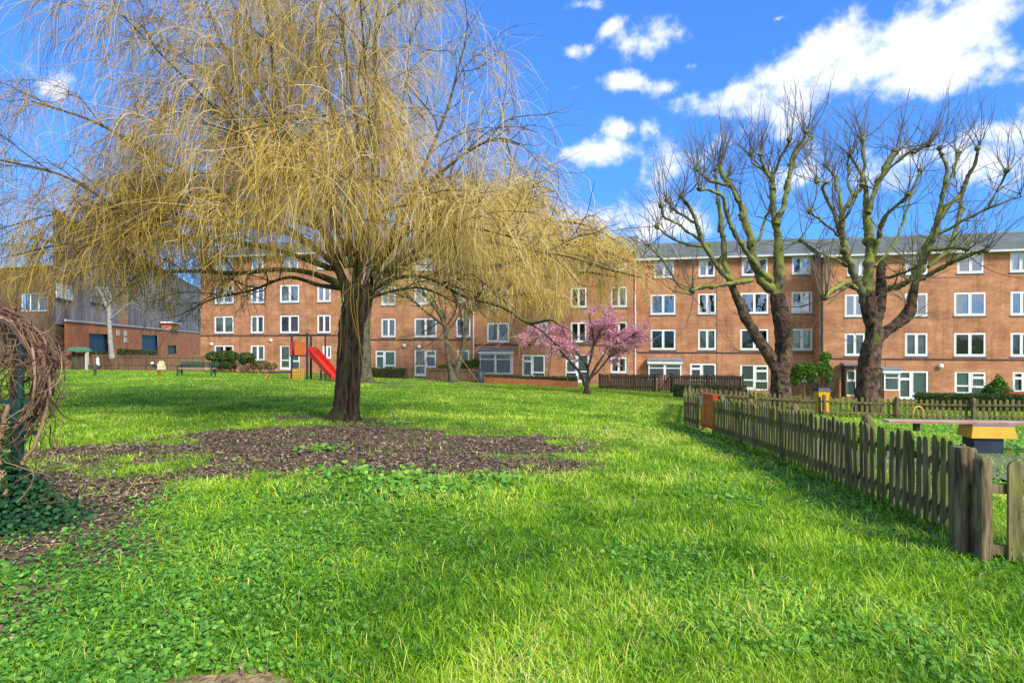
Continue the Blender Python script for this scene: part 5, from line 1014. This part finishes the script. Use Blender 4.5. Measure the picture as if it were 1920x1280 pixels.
def hedge_wall(name, label, cat, px0, px1, ptop, pbot, D0, D1, thick, mt, wallm=None, wallh=0., n=5000, s0=.02, s1=.05):
    a, b = np.array(P(px0, 640, D0)[:2]), np.array(P(px1, 640, D1)[:2]); L_ = np.linalg.norm(b-a); u = (b-a)/L_; nv = np.array((-u[1], u[0])); zt0, zt1 = EYE+(640-ptop)/F*D0, EYE+(640-(pbot if isinstance(pbot, float) else ptop))/F*D1
    zt1 = EYE+(640-pbot)/F*D1; o_ = (a[0], a[1], g1(*a)); t = thing(name, label, cat, o_)
    s = rng.uniform(0, 1, n); face = rng.random(n); p = a+np.outer(s, b-a); zt = zt0+(zt1-zt0)*s; zb = gz(p[:, 0], p[:, 1])+wallh
    oo = np.where(face < .6, -thick/2+rng.normal(0, .05, n), rng.uniform(-.5, .5, n)*thick); zz = np.where(face < .6, zb+(zt-zb)*rng.random(n), zt+rng.normal(0, .04, n))
    zz += .05*(N1(p[:, 0]*2, p[:, 1], 2, 2)-.5); q = np.c_[p+oo[:, None]*nv, zz]; mb = MB(); leafquads(mb, q, s0, s1)
    mb.build('foliage', mt, t, o_, attr=True)
    fr = lambda tt, o, z: (a[0]+u[0]*tt+nv[0]*o, a[1]+u[1]*tt+nv[1]*o, z)
    c = MB(); N = max(2, int(L_)); V = []
    for i in range(N+1):
        tt = L_*i/N; p_ = a+u*tt; zt_ = zt0+(zt1-zt0)*i/N-.08; zb_ = g1(*p_)-.2
        for o2, z2 in ((-thick*.4, zb_), (thick*.4, zb_), (thick*.4, zt_), (-thick*.4, zt_)): V.append(fr(tt, o2, z2))
    c.add(V, [(4*i+j, 4*i+4+j, 4*i+4+(j+1) % 4, 4*i+(j+1) % 4) for i in range(N) for j in range(4)]+[(0,1,2,3),(4*N+3,4*N+2,4*N+1,4*N)]); c.build('branches', M['timber_dark'], t, o_)
    if wallm:
        c = MB(); V = []
        for i in range(N+1):
            tt = L_*i/N; p_ = a+u*tt; zb_ = g1(*p_)
            for o2, z2 in ((-thick*.62, zb_-.3), (thick*.5, zb_-.3), (thick*.5, zb_+wallh), (-thick*.62, zb_+wallh)): V.append(fr(tt, o2, z2))
        c.add(V, [(4*i+j, 4*i+4+j, 4*i+4+(j+1) % 4, 4*i+(j+1) % 4) for i in range(N) for j in range(4)]+[(0,1,2,3),(4*N+3,4*N+2,4*N+1,4*N)]); c.build('low_wall', M[wallm], t, o_)
    return t
def board_fence(label, px0, px1, ptop0, ptop1, D0, D1, mk, bw=.14, posts=2.0, name='board_fence', bot=.0):
    a, b = np.array(P(px0, 640, D0)[:2]), np.array(P(px1, 640, D1)[:2]); L_ = np.linalg.norm(b-a); u = (b-a)/L_; nv = np.array((u[1], -u[0])); z0, z1 = EYE+(640-ptop0)/F*D0, EYE+(640-ptop1)/F*D1
    o_ = (a[0], a[1], g1(*a)); t = thing(name, label, 'fence', o_); fr = lambda tt, o, z: (a[0]+u[0]*tt+nv[0]*o, a[1]+u[1]*tt+nv[1]*o, z)
    mb = MB(); n = int(L_/(bw+.012))
    for i in range(n):
        tt = i*(bw+.012); p_ = a+u*tt; zt = z0+(z1-z0)*tt/L_+rng.normal(0, .018); zb = g1(*p_)-.1+bot; o2 = rng.normal(0, .006); mb.box(tt, tt+bw, o2, o2+.02, zb, zt, fr=fr)
    mb.build('boards', M[mk], t, o_)
    for k, hz in enumerate((.12, .75)):
        MB().hexa([fr(0,.03,z0-hz-.05), fr(L_,.03,z1-hz-.05), fr(L_,.07,z1-hz-.05), fr(0,.07,z0-hz-.05), fr(0,.03,z0-hz+.03), fr(L_,.03,z1-hz+.03), fr(L_,.07,z1-hz+.03), fr(0,.07,z0-hz+.03)]).build('rail', M[mk], t, o_)
    n = max(1, int(L_/posts))
    for k in range(n+1):
        tt = min(L_*k/n, L_-.05); p_ = a+u*tt; zt = z0+(z1-z0)*tt/L_+.06; MB().box(tt-.05, tt+.05, -.125, -.02, g1(*p_)-.2, zt, fr=fr).box(tt-.05, tt+.05, .072, .13, g1(*p_)-.2, zt, fr=fr).build('post', M[mk], t, o_)
    return t
board_fence('orange brown board fence in front of the warehouse', 158, 384, 664.5, 667, 46, 50, 'timber', name='board_fence')
board_fence('board fence with mossy foot beside the green roofed shelter at far left', 96, 140, 662, 664, 45, 46, 'timber')
board_fence('worn brown board fence behind the slim two stemmed tree', 801, 902, 690, 692, 41.5, 41, 'timber')
board_fence('dark board fence behind the pink cherry tree', 1124, 1231, 701, 702.5, 39, 38, 'timber_dark')
board_fence('dark board fence between the braced gate and the forked bare tree', 1262, 1394, 702.5, 703.5, 37.6, 36.4, 'timber_dark', bot=.0)
# low curved timber edging in front of that fence: braced gate
ga, gb_ = P(1233, 730, 38), P(1261, 731, 37.8); oga = (float(ga[0]), 38., g1(ga[0], 38)); zgt = EYE+(640-702)/F*38; gw = float(gb_[0]-ga[0])
gg = thing('garden_gate', 'timber garden gate with a diagonal brace between two dark board fences', 'gate', oga); gfr = lambda x, o, z: (oga[0]+x, 38-.1*o-.1*x, oga[2]+z); gh = zgt-oga[2]
for x in (.0, gw-.12): MB().box(x, x+.12, -.6, .6, -.1, gh+.12, fr=gfr).build('post', M['timber_dark'], gg, oga)
mb = MB()
for k in range(5): w_ = (gw-.28)/5; mb.box(.14+k*w_, .14+(k+1)*w_-.02, .0, .25, .08, gh, fr=gfr)
mb.build('boards', M['timber'], gg, oga)
mb = MB(); mb.hexa([gfr(.14,.26,.15), gfr(.26,.26,.15), gfr(gw-.14,.26,gh-.12), gfr(gw-.26,.26,gh-.12), gfr(.14,.6,.15), gfr(.26,.6,.15), gfr(gw-.14,.6,gh-.12), gfr(gw-.26,.6,gh-.12)]); mb.build('brace', M['timber_dark'], gg, oga)

hedge_wall('hedge', 'low olive clipped hedge right of the willow trunk', 'hedge', 683, 763, 690, 692, 43, 42, .5, M['hedge_olive'], n=4500)
MB_ = None
hedge_wall('garden_wall', 'low brick garden wall topped with hedge, under the white bay window', 'garden wall', 906, 1083, 704, 707, 40.5, 39, .45, M['hedge_olive'], 'brick_red', .42, n=6000)
hedge_wall('hedge', 'long trimmed hedge behind the back picket fence at right', 'hedge', 1716, 1925, 738, 742, 30.5, 28.6, .6, M['hedge'], n=9000)
hedge_wall('hedge', 'scruffy green hedge foot below the dark board fence', 'hedge', 1262, 1400, 722, 726, 33.5, 32.5, .5, M['hedge'], n=5000)
hedge_wall('hedge', 'dark low hedge against the blue shuttered brick wall', 'hedge', 160, 206, 660, 660, 47, 47.4, .5, M['hedge'], n=1800, s0=.03, s1=.07)
hedge_wall('hedge', 'low green hedge between the two blue shutters', 'hedge', 220, 296, 655, 659, 48, 49, .6, M['hedge'], n=3500, s0=.03, s1=.07)
def pb(px, py, D, rx, rz, ry=None): p = P(px, py, D); return ((float(p[0]), D, float(p[2])), (rx*D/F, ry or rx*D/F*.8, rz*D/F))
bush('shrub', 'wide clipped dark green shrub beside the bench', 'shrub', [pb(400,668,47,14,9), pb(418,668,47,15,11), pb(435,668,47,13,10), pb(410,682,47,15,9), pb(430,684,47,13,8)], M['hedge'], .04, .09, 5200)
bush('shrub', 'small round topped green shrub right of the wide clipped one', 'shrub', [pb(463,670,46,15,10), pb(456,677,46,8,7), pb(470,675,46,8,6)], M['hedge'], .04, .08, 2400)
bush('shrub', 'scrubby grey brown shrub under the two small windows at left', 'shrub', [pb(490,684,46.5,16,9), pb(508,686,46.5,12,7), pb(476,686,46.5,8,6)], M['hedge_olive'], .03, .06, 1800)
bush('shrub', 'leafy green shrub behind the worn brown fence', 'shrub', [pb(880,683,43,14,8), pb(892,680,43,8,7), pb(868,688,43,8,5)], M['lime'], .04, .08, 1800)
bush('shrub', 'bright green sprawling plant left of the slim two stemmed tree', 'shrub', [pb(833,687,43,12,4), pb(846,686,43,8,4)], M['lime'], .03, .06, 900)
bush('shrub', 'bright green bushy shrub right of the forked bare tree', 'shrub', [pb(1500,697,33,16,14), pb(1515,692,33,14,12), pb(1492,710,33,12,12), pb(1522,706,33,9,12)], M['lime'], .035, .08, 4200)
bush('climbing_plant', 'leafy climber growing up the downpipe corner of the block', 'climber', [pb(1546,675,38,8,12), pb(1540,692,37.5,9,14), pb(1553,700,37.5,8,18), pb(1548,668,38.5,10,8)], M['lime'], .04, .09, 2600)
c_ = P(1873, 742, 31); cz = g1(c_[0], 31); lob = []
for k in range(7): f_ = k/6; lob.append(((float(c_[0])+rng.normal(0,.05), 31+rng.normal(0,.05), EYE+(640-(738-31*f_))/F*31), (.72*(1-f_*.86), .72*(1-f_*.86), .18)))
bush('conifer', 'small pointed golden green conifer behind the long hedge', 'conifer', lob, M['lime'], .03, .08, 3800)
for i, (px, D, lab) in enumerate([(1345, 30, 'dry leafless bush by the braced gate'), (1420, 29.5, 'tangle of dry stems at the foot of the forked bare tree, left side'), (1500, 29, 'tangle of dry stems between the two pollarded trees')]):
    b = P(px, 745, D); b = (float(b[0]), D, g1(b[0], D)); mb = MB(); k = 70; st = np.array(b)+np.c_[rng.uniform(-1.3, 1.3, k), rng.uniform(-.5, .5, k), np.zeros(k)]; A = level(st, rng.normal(0, .45, (k, 3))+[0, 0, .8], rng.uniform(.5, 1.35, k), np.full(k, .014), 7, -.02, .25, .4)
    q_, t_, r_ = pick(*A, 5, .2, .95); B2 = level(q_, nrm(t_+rng.normal(0, .6, q_.shape)), rng.uniform(.2, .5, len(q_)), np.full(len(q_), .008), 5, -.02, .2, .5)
    for s_, kk in ((A, 4), (B2, 3)): V, Fc = tubes(*s_, kk); mb.add(V, Fc, 0, .5+.4*rng.random())
    tag(mb.build('dry_shrub', M['vine'], org=b, attr=True), lab, 'shrub')
# green roofed gate shelter by the far left fence, dark round stone, red planter
q = P(151, 690, 45.5); q = (float(q[0]), 45.5, g1(q[0], 45.5)); sh_ = thing('gate_shelter', 'small arched gate with a green roof by the warehouse fence', 'gate', q); s = 45.5/F
for x in (-.62, .42): MB().box(q[0]+x, q[0]+x+.16, 45.4, 45.6, q[2]-.1, EYE+(640-659)*s).build('post', M['stone'] if x > 0 else M['timber_dark'], sh_, q)
MB().box(q[0]-.44, q[0]+.40, 45.46, 45.54, q[2], EYE+(640-661)*s).build('door', M['timber_dark'], sh_, q)
mb = MB(); a = np.linspace(0, math.pi, 9); V = [(q[0]-.1+.70*math.cos(x), 45.5+dy, EYE+(640-659)*s+.34*math.sin(x)+.02) for dy in (-.5, .4) for x in a]; mb.add(V, [(i, i+1, i+10, i+9) for i in range(8)]+[tuple(range(9)), tuple(range(9, 18))[::-1]]); mb.build('roof', mat('green_felt', (.06,.16,.10), (.10,.24,.15), 4, .8), sh_, q)
q = P(900, 716, 39.5); q = (float(q[0]), 39.5, g1(q[0], 39.5)); tag(MB().tube([(q[0], 39.5, q[2]-.05), (q[0], 39.5, q[2]+.1), (q[0], 39.5, q[2]+.75), (q[0], 39.5, q[2]+.82)], [.26,.30,.27,.10], 14).build('water_butt', M['bin'], org=q, smooth=True), 'dark rounded water butt at the right end of the worn brown fence', 'water butt')
q = P(1908, 747, 30); q = (float(q[0]), 30., g1(q[0], 30)); pl_ = thing('planter', 'red trough planter by the conifer at the right edge', 'planter', q); zt = EYE+(640-735)/F*30
MB().hexa([(q[0]+x*.62*s_, 30+y*.2*s_, z) for z, s_ in ((q[2], .85), (zt, 1.)) for x, y in ((-1,-1),(1,-1),(1,1),(-1,1))]).build('trough', M['red'], pl_, q)
MB().box(q[0]-.58, q[0]+.58, 29.84, 30.16, zt-.03, zt+.012).build('soil', M['timber_dark'], pl_, q)

# ------------------------------------------------------------------ garden arch with vine and ivy, left foreground
ax, ay = -4.54, 5.42; az_ = g1(ax, ay); oa = (ax, ay, az_); ar = thing('garden_arch', 'dark green metal garden arch at the left edge, grown over with vine', 'garden arch', oa)
W_ = 1.5; hoop = [(0, 0), (0, .6), (0, 1.2), (0, 1.62)]+[(-W_/2+W_/2*math.cos(t), 1.62+.42*math.sin(t)) for t in np.linspace(.25, math.pi-.25, 9)]+[(-W_, 1.62), (-W_, 1.2), (-W_, 0)]
for dy in (0, .62): MB().tube([(ax+x-.9*dy, ay+dy, az_+z) for x, z in hoop], .027, 10).build('hoop', M['greenmetal'], ar, oa, smooth=True)
for sx in (0, -W_):
    for z in (.28, .82, 1.02, 1.45): MB().tube([(ax+sx, ay-.0, az_+z), (ax+sx-.558, ay+.62, az_+z)], .018, 8).build('side_bar', M['greenmetal'], ar, oa)
for z, x1_, x0_ in ((.835, .20, -.30), (1.12, .19, -.3), (.965, .0, -.3)):
    MB().box(ax+x0_, ax+x1_, ay-.05, ay-.03, az_+z-.018, az_+z+.018).build('lattice_bar', M['greenmetal'], ar, oa)
MB().box(ax-.045, ax+.045, ay-.056, ay-.030, az_+.55, az_+1.15).build('post_plate', M['greenmetal'], ar, oa)
vn = thing('vine', 'tangled leafless brown vine heaped over the garden arch', 'vine', (ax+.1, ay+.3, az_)); vo = (ax+.1, ay+.3, az_)
vb = MB(); k = 82
th = rng.uniform(-.25, 2.2, k); st = np.c_[ax-.35+(.62)*np.cos(th)*rng.uniform(.75, 1.0, k), ay+rng.uniform(-.35, .8, k), az_+1.40+.66*np.sin(th)*rng.uniform(.8, 1.02, k)]
tang = np.c_[np.sin(th), rng.normal(0, .35, k), -np.cos(th)]*np.where(rng.random(k) < .75, 1, -1)[:, None]
A = level(st, tang+rng.normal(0, .25, (k, 3)), rng.uniform(.7, 2.0, k), rng.uniform(.005, .013, k), 16, -.07, .24, .5)
ctr = np.array([ax-.44, ay+.2, az_+1.36]);
unshear = 0
def shell(Pt, rmax, zmin=-.9):      # keep the stems inside the mound
    Pt = Pt+np.stack([.8*(Pt[..., 1]-ay)*unshear, 0*Pt[..., 1], 0*Pt[..., 1]], -1); d = (Pt-ctr)/np.array([1, .95, .88]); r = np.linalg.norm(d, axis=-1, keepdims=True); f = np.where(r > rmax, rmax/r, 1); Pt = ctr+d*f*np.array([1, .95, .88]); return Pt-np.stack([.8*(Pt[..., 1]-ay), 0*Pt[..., 1], 0*Pt[..., 1]], -1)
A = (shell(A[0], .77), A[1]); unshear = 1
q_, t_, r_ = pick(*A, 3, .1, .95); A2 = level(q_, nrm(t_+rng.normal(0, .6, q_.shape)), rng.uniform(.25, .9, len(q_)), r_*.6, 9, -.07, .22, .5); A2 = (shell(A2[0], .86), A2[1])
q_, t_, r_ = pick(*A2, 2, .2, .95); A3 = level(q_, nrm(t_+rng.normal(0, .7, q_.shape)), rng.uniform(.1, .35, len(q_)), np.full(len(q_), .0032), 6, -.05, .25, .5); A3 = (shell(A3[0], .94), A3[1])
k = 34; st = np.c_[ax+rng.uniform(-.25, .22, k), ay+rng.uniform(-.25, .4, k), az_+rng.uniform(.75, 1.2, k)]; H = level(st, np.c_[rng.normal(0, .3, k), rng.normal(0, .3, k), -np.ones(k)], rng.uniform(.3, .85, k), rng.uniform(.003, .007, k), 10, -.04, .25, .5)
for s_, kk in ((A, 6), (A2, 5), (A3, 3), (H, 5)): V, Fc = tubes(*s_, kk); S, N = s_[1].shape; vb.add(V, Fc, 0, np.repeat(np.clip(rng.normal(.40, .26, S), 0, 1), N*kk))
for rows in ([(ax-.14,ay-.10,az_+.02,.035),(ax-.06,ay-.12,az_+.25,.030),(ax-.10,ay-.12,az_+.5,.026),(ax-.09,ay-.1,az_+.8,.022),(ax-.05,ay-.08,az_+1.1,.018)],
             [(ax-.02,ay-.08,az_+.0,.035),(ax-.07,ay-.13,az_+.2,.028),(ax-.02,ay-.14,az_+.32,.02),(ax-.06,ay-.12,az_+.5,.02)],
             [(ax+.10,ay-.1,az_+.56,.018),(ax+.22,ay-.1,az_+.75,.017),(ax+.29,ay-.08,az_+1.0,.015),(ax+.31,ay-.05,az_+1.2,.013),(ax+.25,ay,az_+1.45,.011)],
             [(ax+.06,ay-.12,az_+.92,.014),(ax+.16,ay-.12,az_+1.02,.015),(ax+.27,ay-.08,az_+1.16,.012),(ax+.3,ay,az_+1.3,.01)]):
    ln = smooth_line(rows, 22); ln[1:, :3] += rng.normal(0, .004, (21, 3)); V, Fc = tubes(ln[None, :, :3], ln[None, :, 3], 9); vb.add(V, Fc, 0, .88)
vb.build('stems', M['vine'], vn, vo, smooth=True, attr=True)
ib = MB(); k = 2100; q_ = np.c_[rng.normal(ax-.02, .24, k), rng.normal(ay-.05, .24, k), np.zeros(k)]; hmax = .50*np.exp(-((q_[:, 0]-ax+.1)/.28)**2-((q_[:, 1]-ay)/.34)**2)+.06
q_[:, 2] = gz(q_[:, 0], q_[:, 1])+hmax*rng.uniform(.15, 1.05, k)
k2 = 260; q2_ = np.c_[rng.normal(ax-.1, .07, k2), rng.normal(ay-.08, .06, k2), az_+rng.uniform(.3, .85, k2)]; k3 = 90; th = rng.uniform(0, 1.8, k3)
def ivyleaves(mb, q, s0, s1):
    S = len(q); n_ = nrm(rng.normal(0, .6, (S, 3))+np.array([.1, -.5, .8])); a = nrm(np.cross(n_, rng.normal(0, 1, (S, 3)))); b = np.cross(n_, a); s = rng.uniform(s0, s1, S)[:, None]
    pr = [(0, -.5), (.55, -.35), (.42, .05), (.62, .35), (.15, .45), (0, 1.), (-.15, .45), (-.62, .35), (-.42, .05), (-.55, -.35)]
    V = np.stack([q+a*s*x+b*s*y+n_*s*(-.25*abs(x)) for x, y in pr], 1).reshape(-1, 3); mb.add(V, np.arange(10*S).reshape(-1, 10), 0, np.repeat(rng.random(S), 10))
ivyleaves(ib, q_, .024, .048); ivyleaves(ib, q2_, .022, .042)
ivt = thing('ivy', 'glossy dark green ivy mound at the foot of the garden arch', 'ivy', (ax, ay, az_)); ib.build('leaves', M['ivy'], ivt, (ax, ay, az_), attr=True)
k = 22; st = np.c_[rng.normal(ax, .1, k), rng.normal(ay, .1, k), np.full(k, az_)]; A = level(st, rng.normal(0, .3, (k, 3))+[0, 0, .6], rng.uniform(.3, .7, k), np.full(k, .008), 8, 0, .3, .5); sm = MB(); V, Fc = tubes(*A, 5); sm.add(V, Fc, 0, .3); sm.build('stem', M['vine'], ivt, (ax, ay, az_), attr=True)

# ------------------------------------------------------------------ grass, weeds, fallen leaves
def scatter(n, D0, D1, k=1.):
    """ground points in the wedge the camera and its neighbours can see; k=1: even in distance times width"""
    D = D0*np.exp(rng.random(n)*math.log(D1/D0)) if k == 1 else np.sqrt(rng.random(n)*(D1*D1-D0*D0)+D0*D0)
    s = rng.uniform(-1.03, 1.12, n); return s*D, D
def blades(mb, x, y, h, w, tint, bend=.5, seg=3, clump=None):
    S = len(x); z = gz(x, y)-.006; a = rng.uniform(0, 2*math.pi, S); f = a+rng.normal(0, .5, S)+math.pi/2; ld = np.stack([np.cos(a), np.sin(a)], 1); fd = np.stack([np.cos(f), np.sin(f)], 1)
    if clump is not None: ld = nrm(ld*.6+clump)
    bend = bend*rng.uniform(.3, 1.5, S); V = []
    for i in range(seg):
        t = i/seg; ww = w*(1-.45*t)*.5; off = (bend*h*t**1.7)[:, None]*ld; zz = z+h*t*(1-.25*bend*t)
        for sg in (-1, 1): V.append(np.c_[x+off[:, 0]+sg*fd[:, 0]*ww, y+off[:, 1]+sg*fd[:, 1]*ww, zz])
    off = (bend*h)[:, None]*ld; V.append(np.c_[x+off[:, 0], y+off[:, 1], z+h*np.clip(1-.38*bend, .25, 1)])
    V = np.stack(V, 1); nv_ = 2*seg+1; base = np.arange(S)[:, None]*nv_; q = [base+[2*i, 2*i+1, 2*i+3, 2*i+2] for i in range(seg-1)]
    mb.add(V.reshape(-1, 3), np.concatenate(q), 0, np.repeat(tint, nv_)); mb.add(np.zeros((0, 3)), base+[2*seg-2, 2*seg-1, 2*seg]-mb.n, 0, .5) if False else None
    mb.sz.append(np.full(S, 3)); mb.idx.append((base+[2*seg-2, 2*seg-1, 2*seg]+mb.n-len(V.reshape(-1, 3))).ravel()); mb.m.append(np.zeros(S, int))
def grass_tint(x, y, S):
    base = .44+.75*(N1(x, y, .4, 3)-.5)+.7*(N2(x, y, 1.6, 2)-.5)+.10*sstep(-2, 3, x); return np.where(rng.random(S) < .035, rng.uniform(.85, 1, S), np.clip(base+rng.normal(0, .17, S), 0, .92))
gm = MB()
for (n, D0, D1, h0, h1, w, tu) in [(185000, 2.0, 7, .028, .082, .0066, 1), (120000, 6.5, 16, .04, .085, .011, 1), (110000, 15, 45, .04, .085, .028, 0)]:
    x, y = scatter(n, D0, D1)
    if tu:      # gather part of the blades into tufts
        nt_ = n//26; tx, ty = scatter(nt_, D0, D1); id_ = rng.integers(0, nt_, n//2); sp_ = .020+.012*np.sqrt(ty[id_]); x[:n//2] = tx[id_]+rng.normal(0, 1, n//2)*sp_; y[:n//2] = ty[id_]+rng.normal(0, 1, n//2)*sp_; th_ = rng.uniform(.5, 1.9, nt_)
        hm = np.ones(n); hm[:n//2] = th_[id_]; cl = np.zeros((n, 2)); cl[:n//2] = nrm(np.stack([x[:n//2]-tx[id_], y[:n//2]-ty[id_]], 1))
        tj = rng.normal(0, .17, nt_); tt = np.zeros(n); tt[:n//2] = tj[id_]
    else: hm = np.ones(n); cl = np.zeros((n, 2)); tt = np.zeros(n)
    mu = np.clip(mulch(x, y)+.7*(N3(x, y, 3.2, 3)-.5)*(mulch(x, y) > .08), 0, 1); cv = cloverw(x, y); keep = (rng.random(n) > np.maximum(np.clip(mu*1.9-.25, 0, .95), ell(x,y,-1.36,2.76,.33,.19,.3))) & (rng.random(n) > cv*.6) & (rng.random(n) > .75*np.clip(paved(x, y), 0, 1))
    x, y, hm, cl, mu, tt = x[keep], y[keep], hm[keep], cl[keep], mu[keep], tt[keep]; S = len(x); hh = rng.uniform(h0, h1, S)*hm*(.75+.7*N3(x, y, .8, 2))*(1-.45*np.clip(mu, 0, 1)); blades(gm, x, y, hh, w*rng.uniform(.7, 1.3, S)*(y/((D0+D1)/2))**.5, np.clip(grass_tint(x, y, S)+tt, 0, 1), .8, 3 if tu else 2, cl)
# long grass standing along the fences
for (a, b, n) in [((fline(4.4)-.02, 4.3), (fline(13)-.02, 13), 2600), ((7.45, 24.6), (22, 21), 1500), ((4.0, 4.2), (5.8, 4.1), 500)]:
    t = rng.random(n); x = a[0]+(b[0]-a[0])*t+rng.normal(0, .07, n); y = a[1]+(b[1]-a[1])*t+rng.normal(0, .07, n); blades(gm, x, y, rng.uniform(.06, .19, n), np.full(n, .006+.0006*y.mean()), np.clip(rng.normal(.25, .15, n), 0, 1), .5, 3)
tag(gm.build('grass', M['grass'], attr=True), kind='stuff')
# round leaved weeds
def weeds(mb, x, y, s0, s1, h0, h1, tint):
    S = len(x); z = gz(x, y)+rng.uniform(h0, h1, S); n_ = nrm(rng.normal(0, .33, (S, 3))+np.array([0, -.12, 1])); a = nrm(np.cross(n_, rng.normal(0, 1, (S, 3)))); b = np.cross(n_, a); s = rng.uniform(s0, s1, S)[:, None]; c = np.c_[x, y, z]
    pr = [(0, -.9), (.62, -.55), (.78, .1), (.42, .78), (0, 1.05), (-.42, .78), (-.78, .1), (-.62, -.55)]
    V = np.stack([c+a*s*p*rng.uniform(.9, 1.1, (S, 1))+b*s*q-n_*s*.22*abs(p) for p, q in pr], 1).reshape(-1, 3); mb.add(V, np.arange(8*S).reshape(-1, 8), 0, np.repeat(tint, 8))
wm = MB()
for (n, D0, D1, s0, s1) in [(90000, 2.0, 6.5, .010, .021), (60000, 6, 17, .016, .032)]:
    x, y = scatter(n, D0, D1); cv = cloverw(x, y); mu = mulch(x, y); k_ = rng.random(n) < np.clip(cv*.8+.04, 0, 1)*(1-np.clip(mu*1.5-.35, 0, .93-.35*sstep(.55,.68,N3(x,y,2.1,2))))*(1-ell(x,y,-1.36,2.76,.33,.19,.3)); x, y = x[k_], y[k_]; S = len(x)
    dark = sstep(1.0, .2, np.abs(x-fline(y)+.3)); weeds(wm, x, y, s0, s1, .008, .045, np.clip(.5+.5*(N3(x, y, .9, 2)-.5)-.3*dark+rng.normal(0, .2, S), 0, 1))
# broad leaved plants here and there
for (cx_, cy_, r_, n) in [(-1.3, 7.0, .5, 260), (-.75, 6.7, .35, 180), (-2.2, 7.4, .5, 120), (-3.0, 9.2, .3, 90), (-.2, 7.1, .4, 120), (9.5, 13.0, 1.4, 700), (12.5, 14.5, 2.0, 900), (14, 17, 2.5, 900), (9.0, 16, 2.0, 700), (-2.6, 12.9, .3, 100)]:
    x = rng.normal(cx_, r_*.6, n); y = rng.normal(cy_, r_*.6, n); weeds(wm, x, y, .022, .05, .02, .09, np.clip(rng.normal(.65, .2, n), 0, 1))
tag(wm.build('ground_weeds', M['clover'], attr=True), kind='stuff')
# dead leaves and bark chips
lm = MB()
def litter(x, y, s0, s1, t):
    S = len(x); z = gz(x, y)+rng.uniform(.003, .022, S); n_ = nrm(rng.normal(0, .35, (S, 3))+np.array([0, 0, 1])); a = nrm(np.cross(n_, rng.normal(0, 1, (S, 3)))); b = np.cross(n_, a); s = rng.uniform(s0, s1, S)[:, None]; w_ = rng.uniform(.18, .6, (S, 1)); c = np.c_[x, y, z]; cu = rng.uniform(-.1, .5, (S, 1))
    V = np.stack([c-a*s+n_*s*cu, c-b*s*w_, c+a*s+n_*s*cu*.6, c+b*s*w_*1.1], 1).reshape(-1, 3); lm.add(V, np.arange(4*S).reshape(-1, 4), 0, np.repeat(t, 4))
for (n, D0, D1, s0, s1) in [(60000, 2.2, 8, .010, .030), (70000, 6, 15, .016, .042)]:
    x, y = scatter(n, D0, D1); k_ = rng.random(n) < np.clip(mulch(x, y)*1.8-.2, .03, 1); x, y = x[k_], y[k_]; litter(x, y, s0, s1, np.clip(rng.normal(.42, .24, len(x)), 0, 1))
tag(lm.build('leaf_litter', M['litter'], attr=True), kind='stuff')
tm_ = MB(); n = 900; x, y = scatter(6000, 3.5, 13.5); k_ = rng.random(6000) < np.clip(mulch(x, y)*.25, 0, 1); x, y = x[k_], y[k_]; S = len(x); a = rng.uniform(0, 6.28, S); A = level(np.c_[x, y, gz(x, y)+.012], np.c_[np.cos(a), np.sin(a), np.full(S, .02)], rng.uniform(.08, .35, S), np.full(S, .0035), 5, -.0, .18, .6); V, Fc = tubes(*A, 3); tm_.add(V, Fc, 0, np.repeat(rng.random(S), 15))
tag(tm_.build('fallen_twigs_litter', M['strand'], attr=True), kind='stuff')
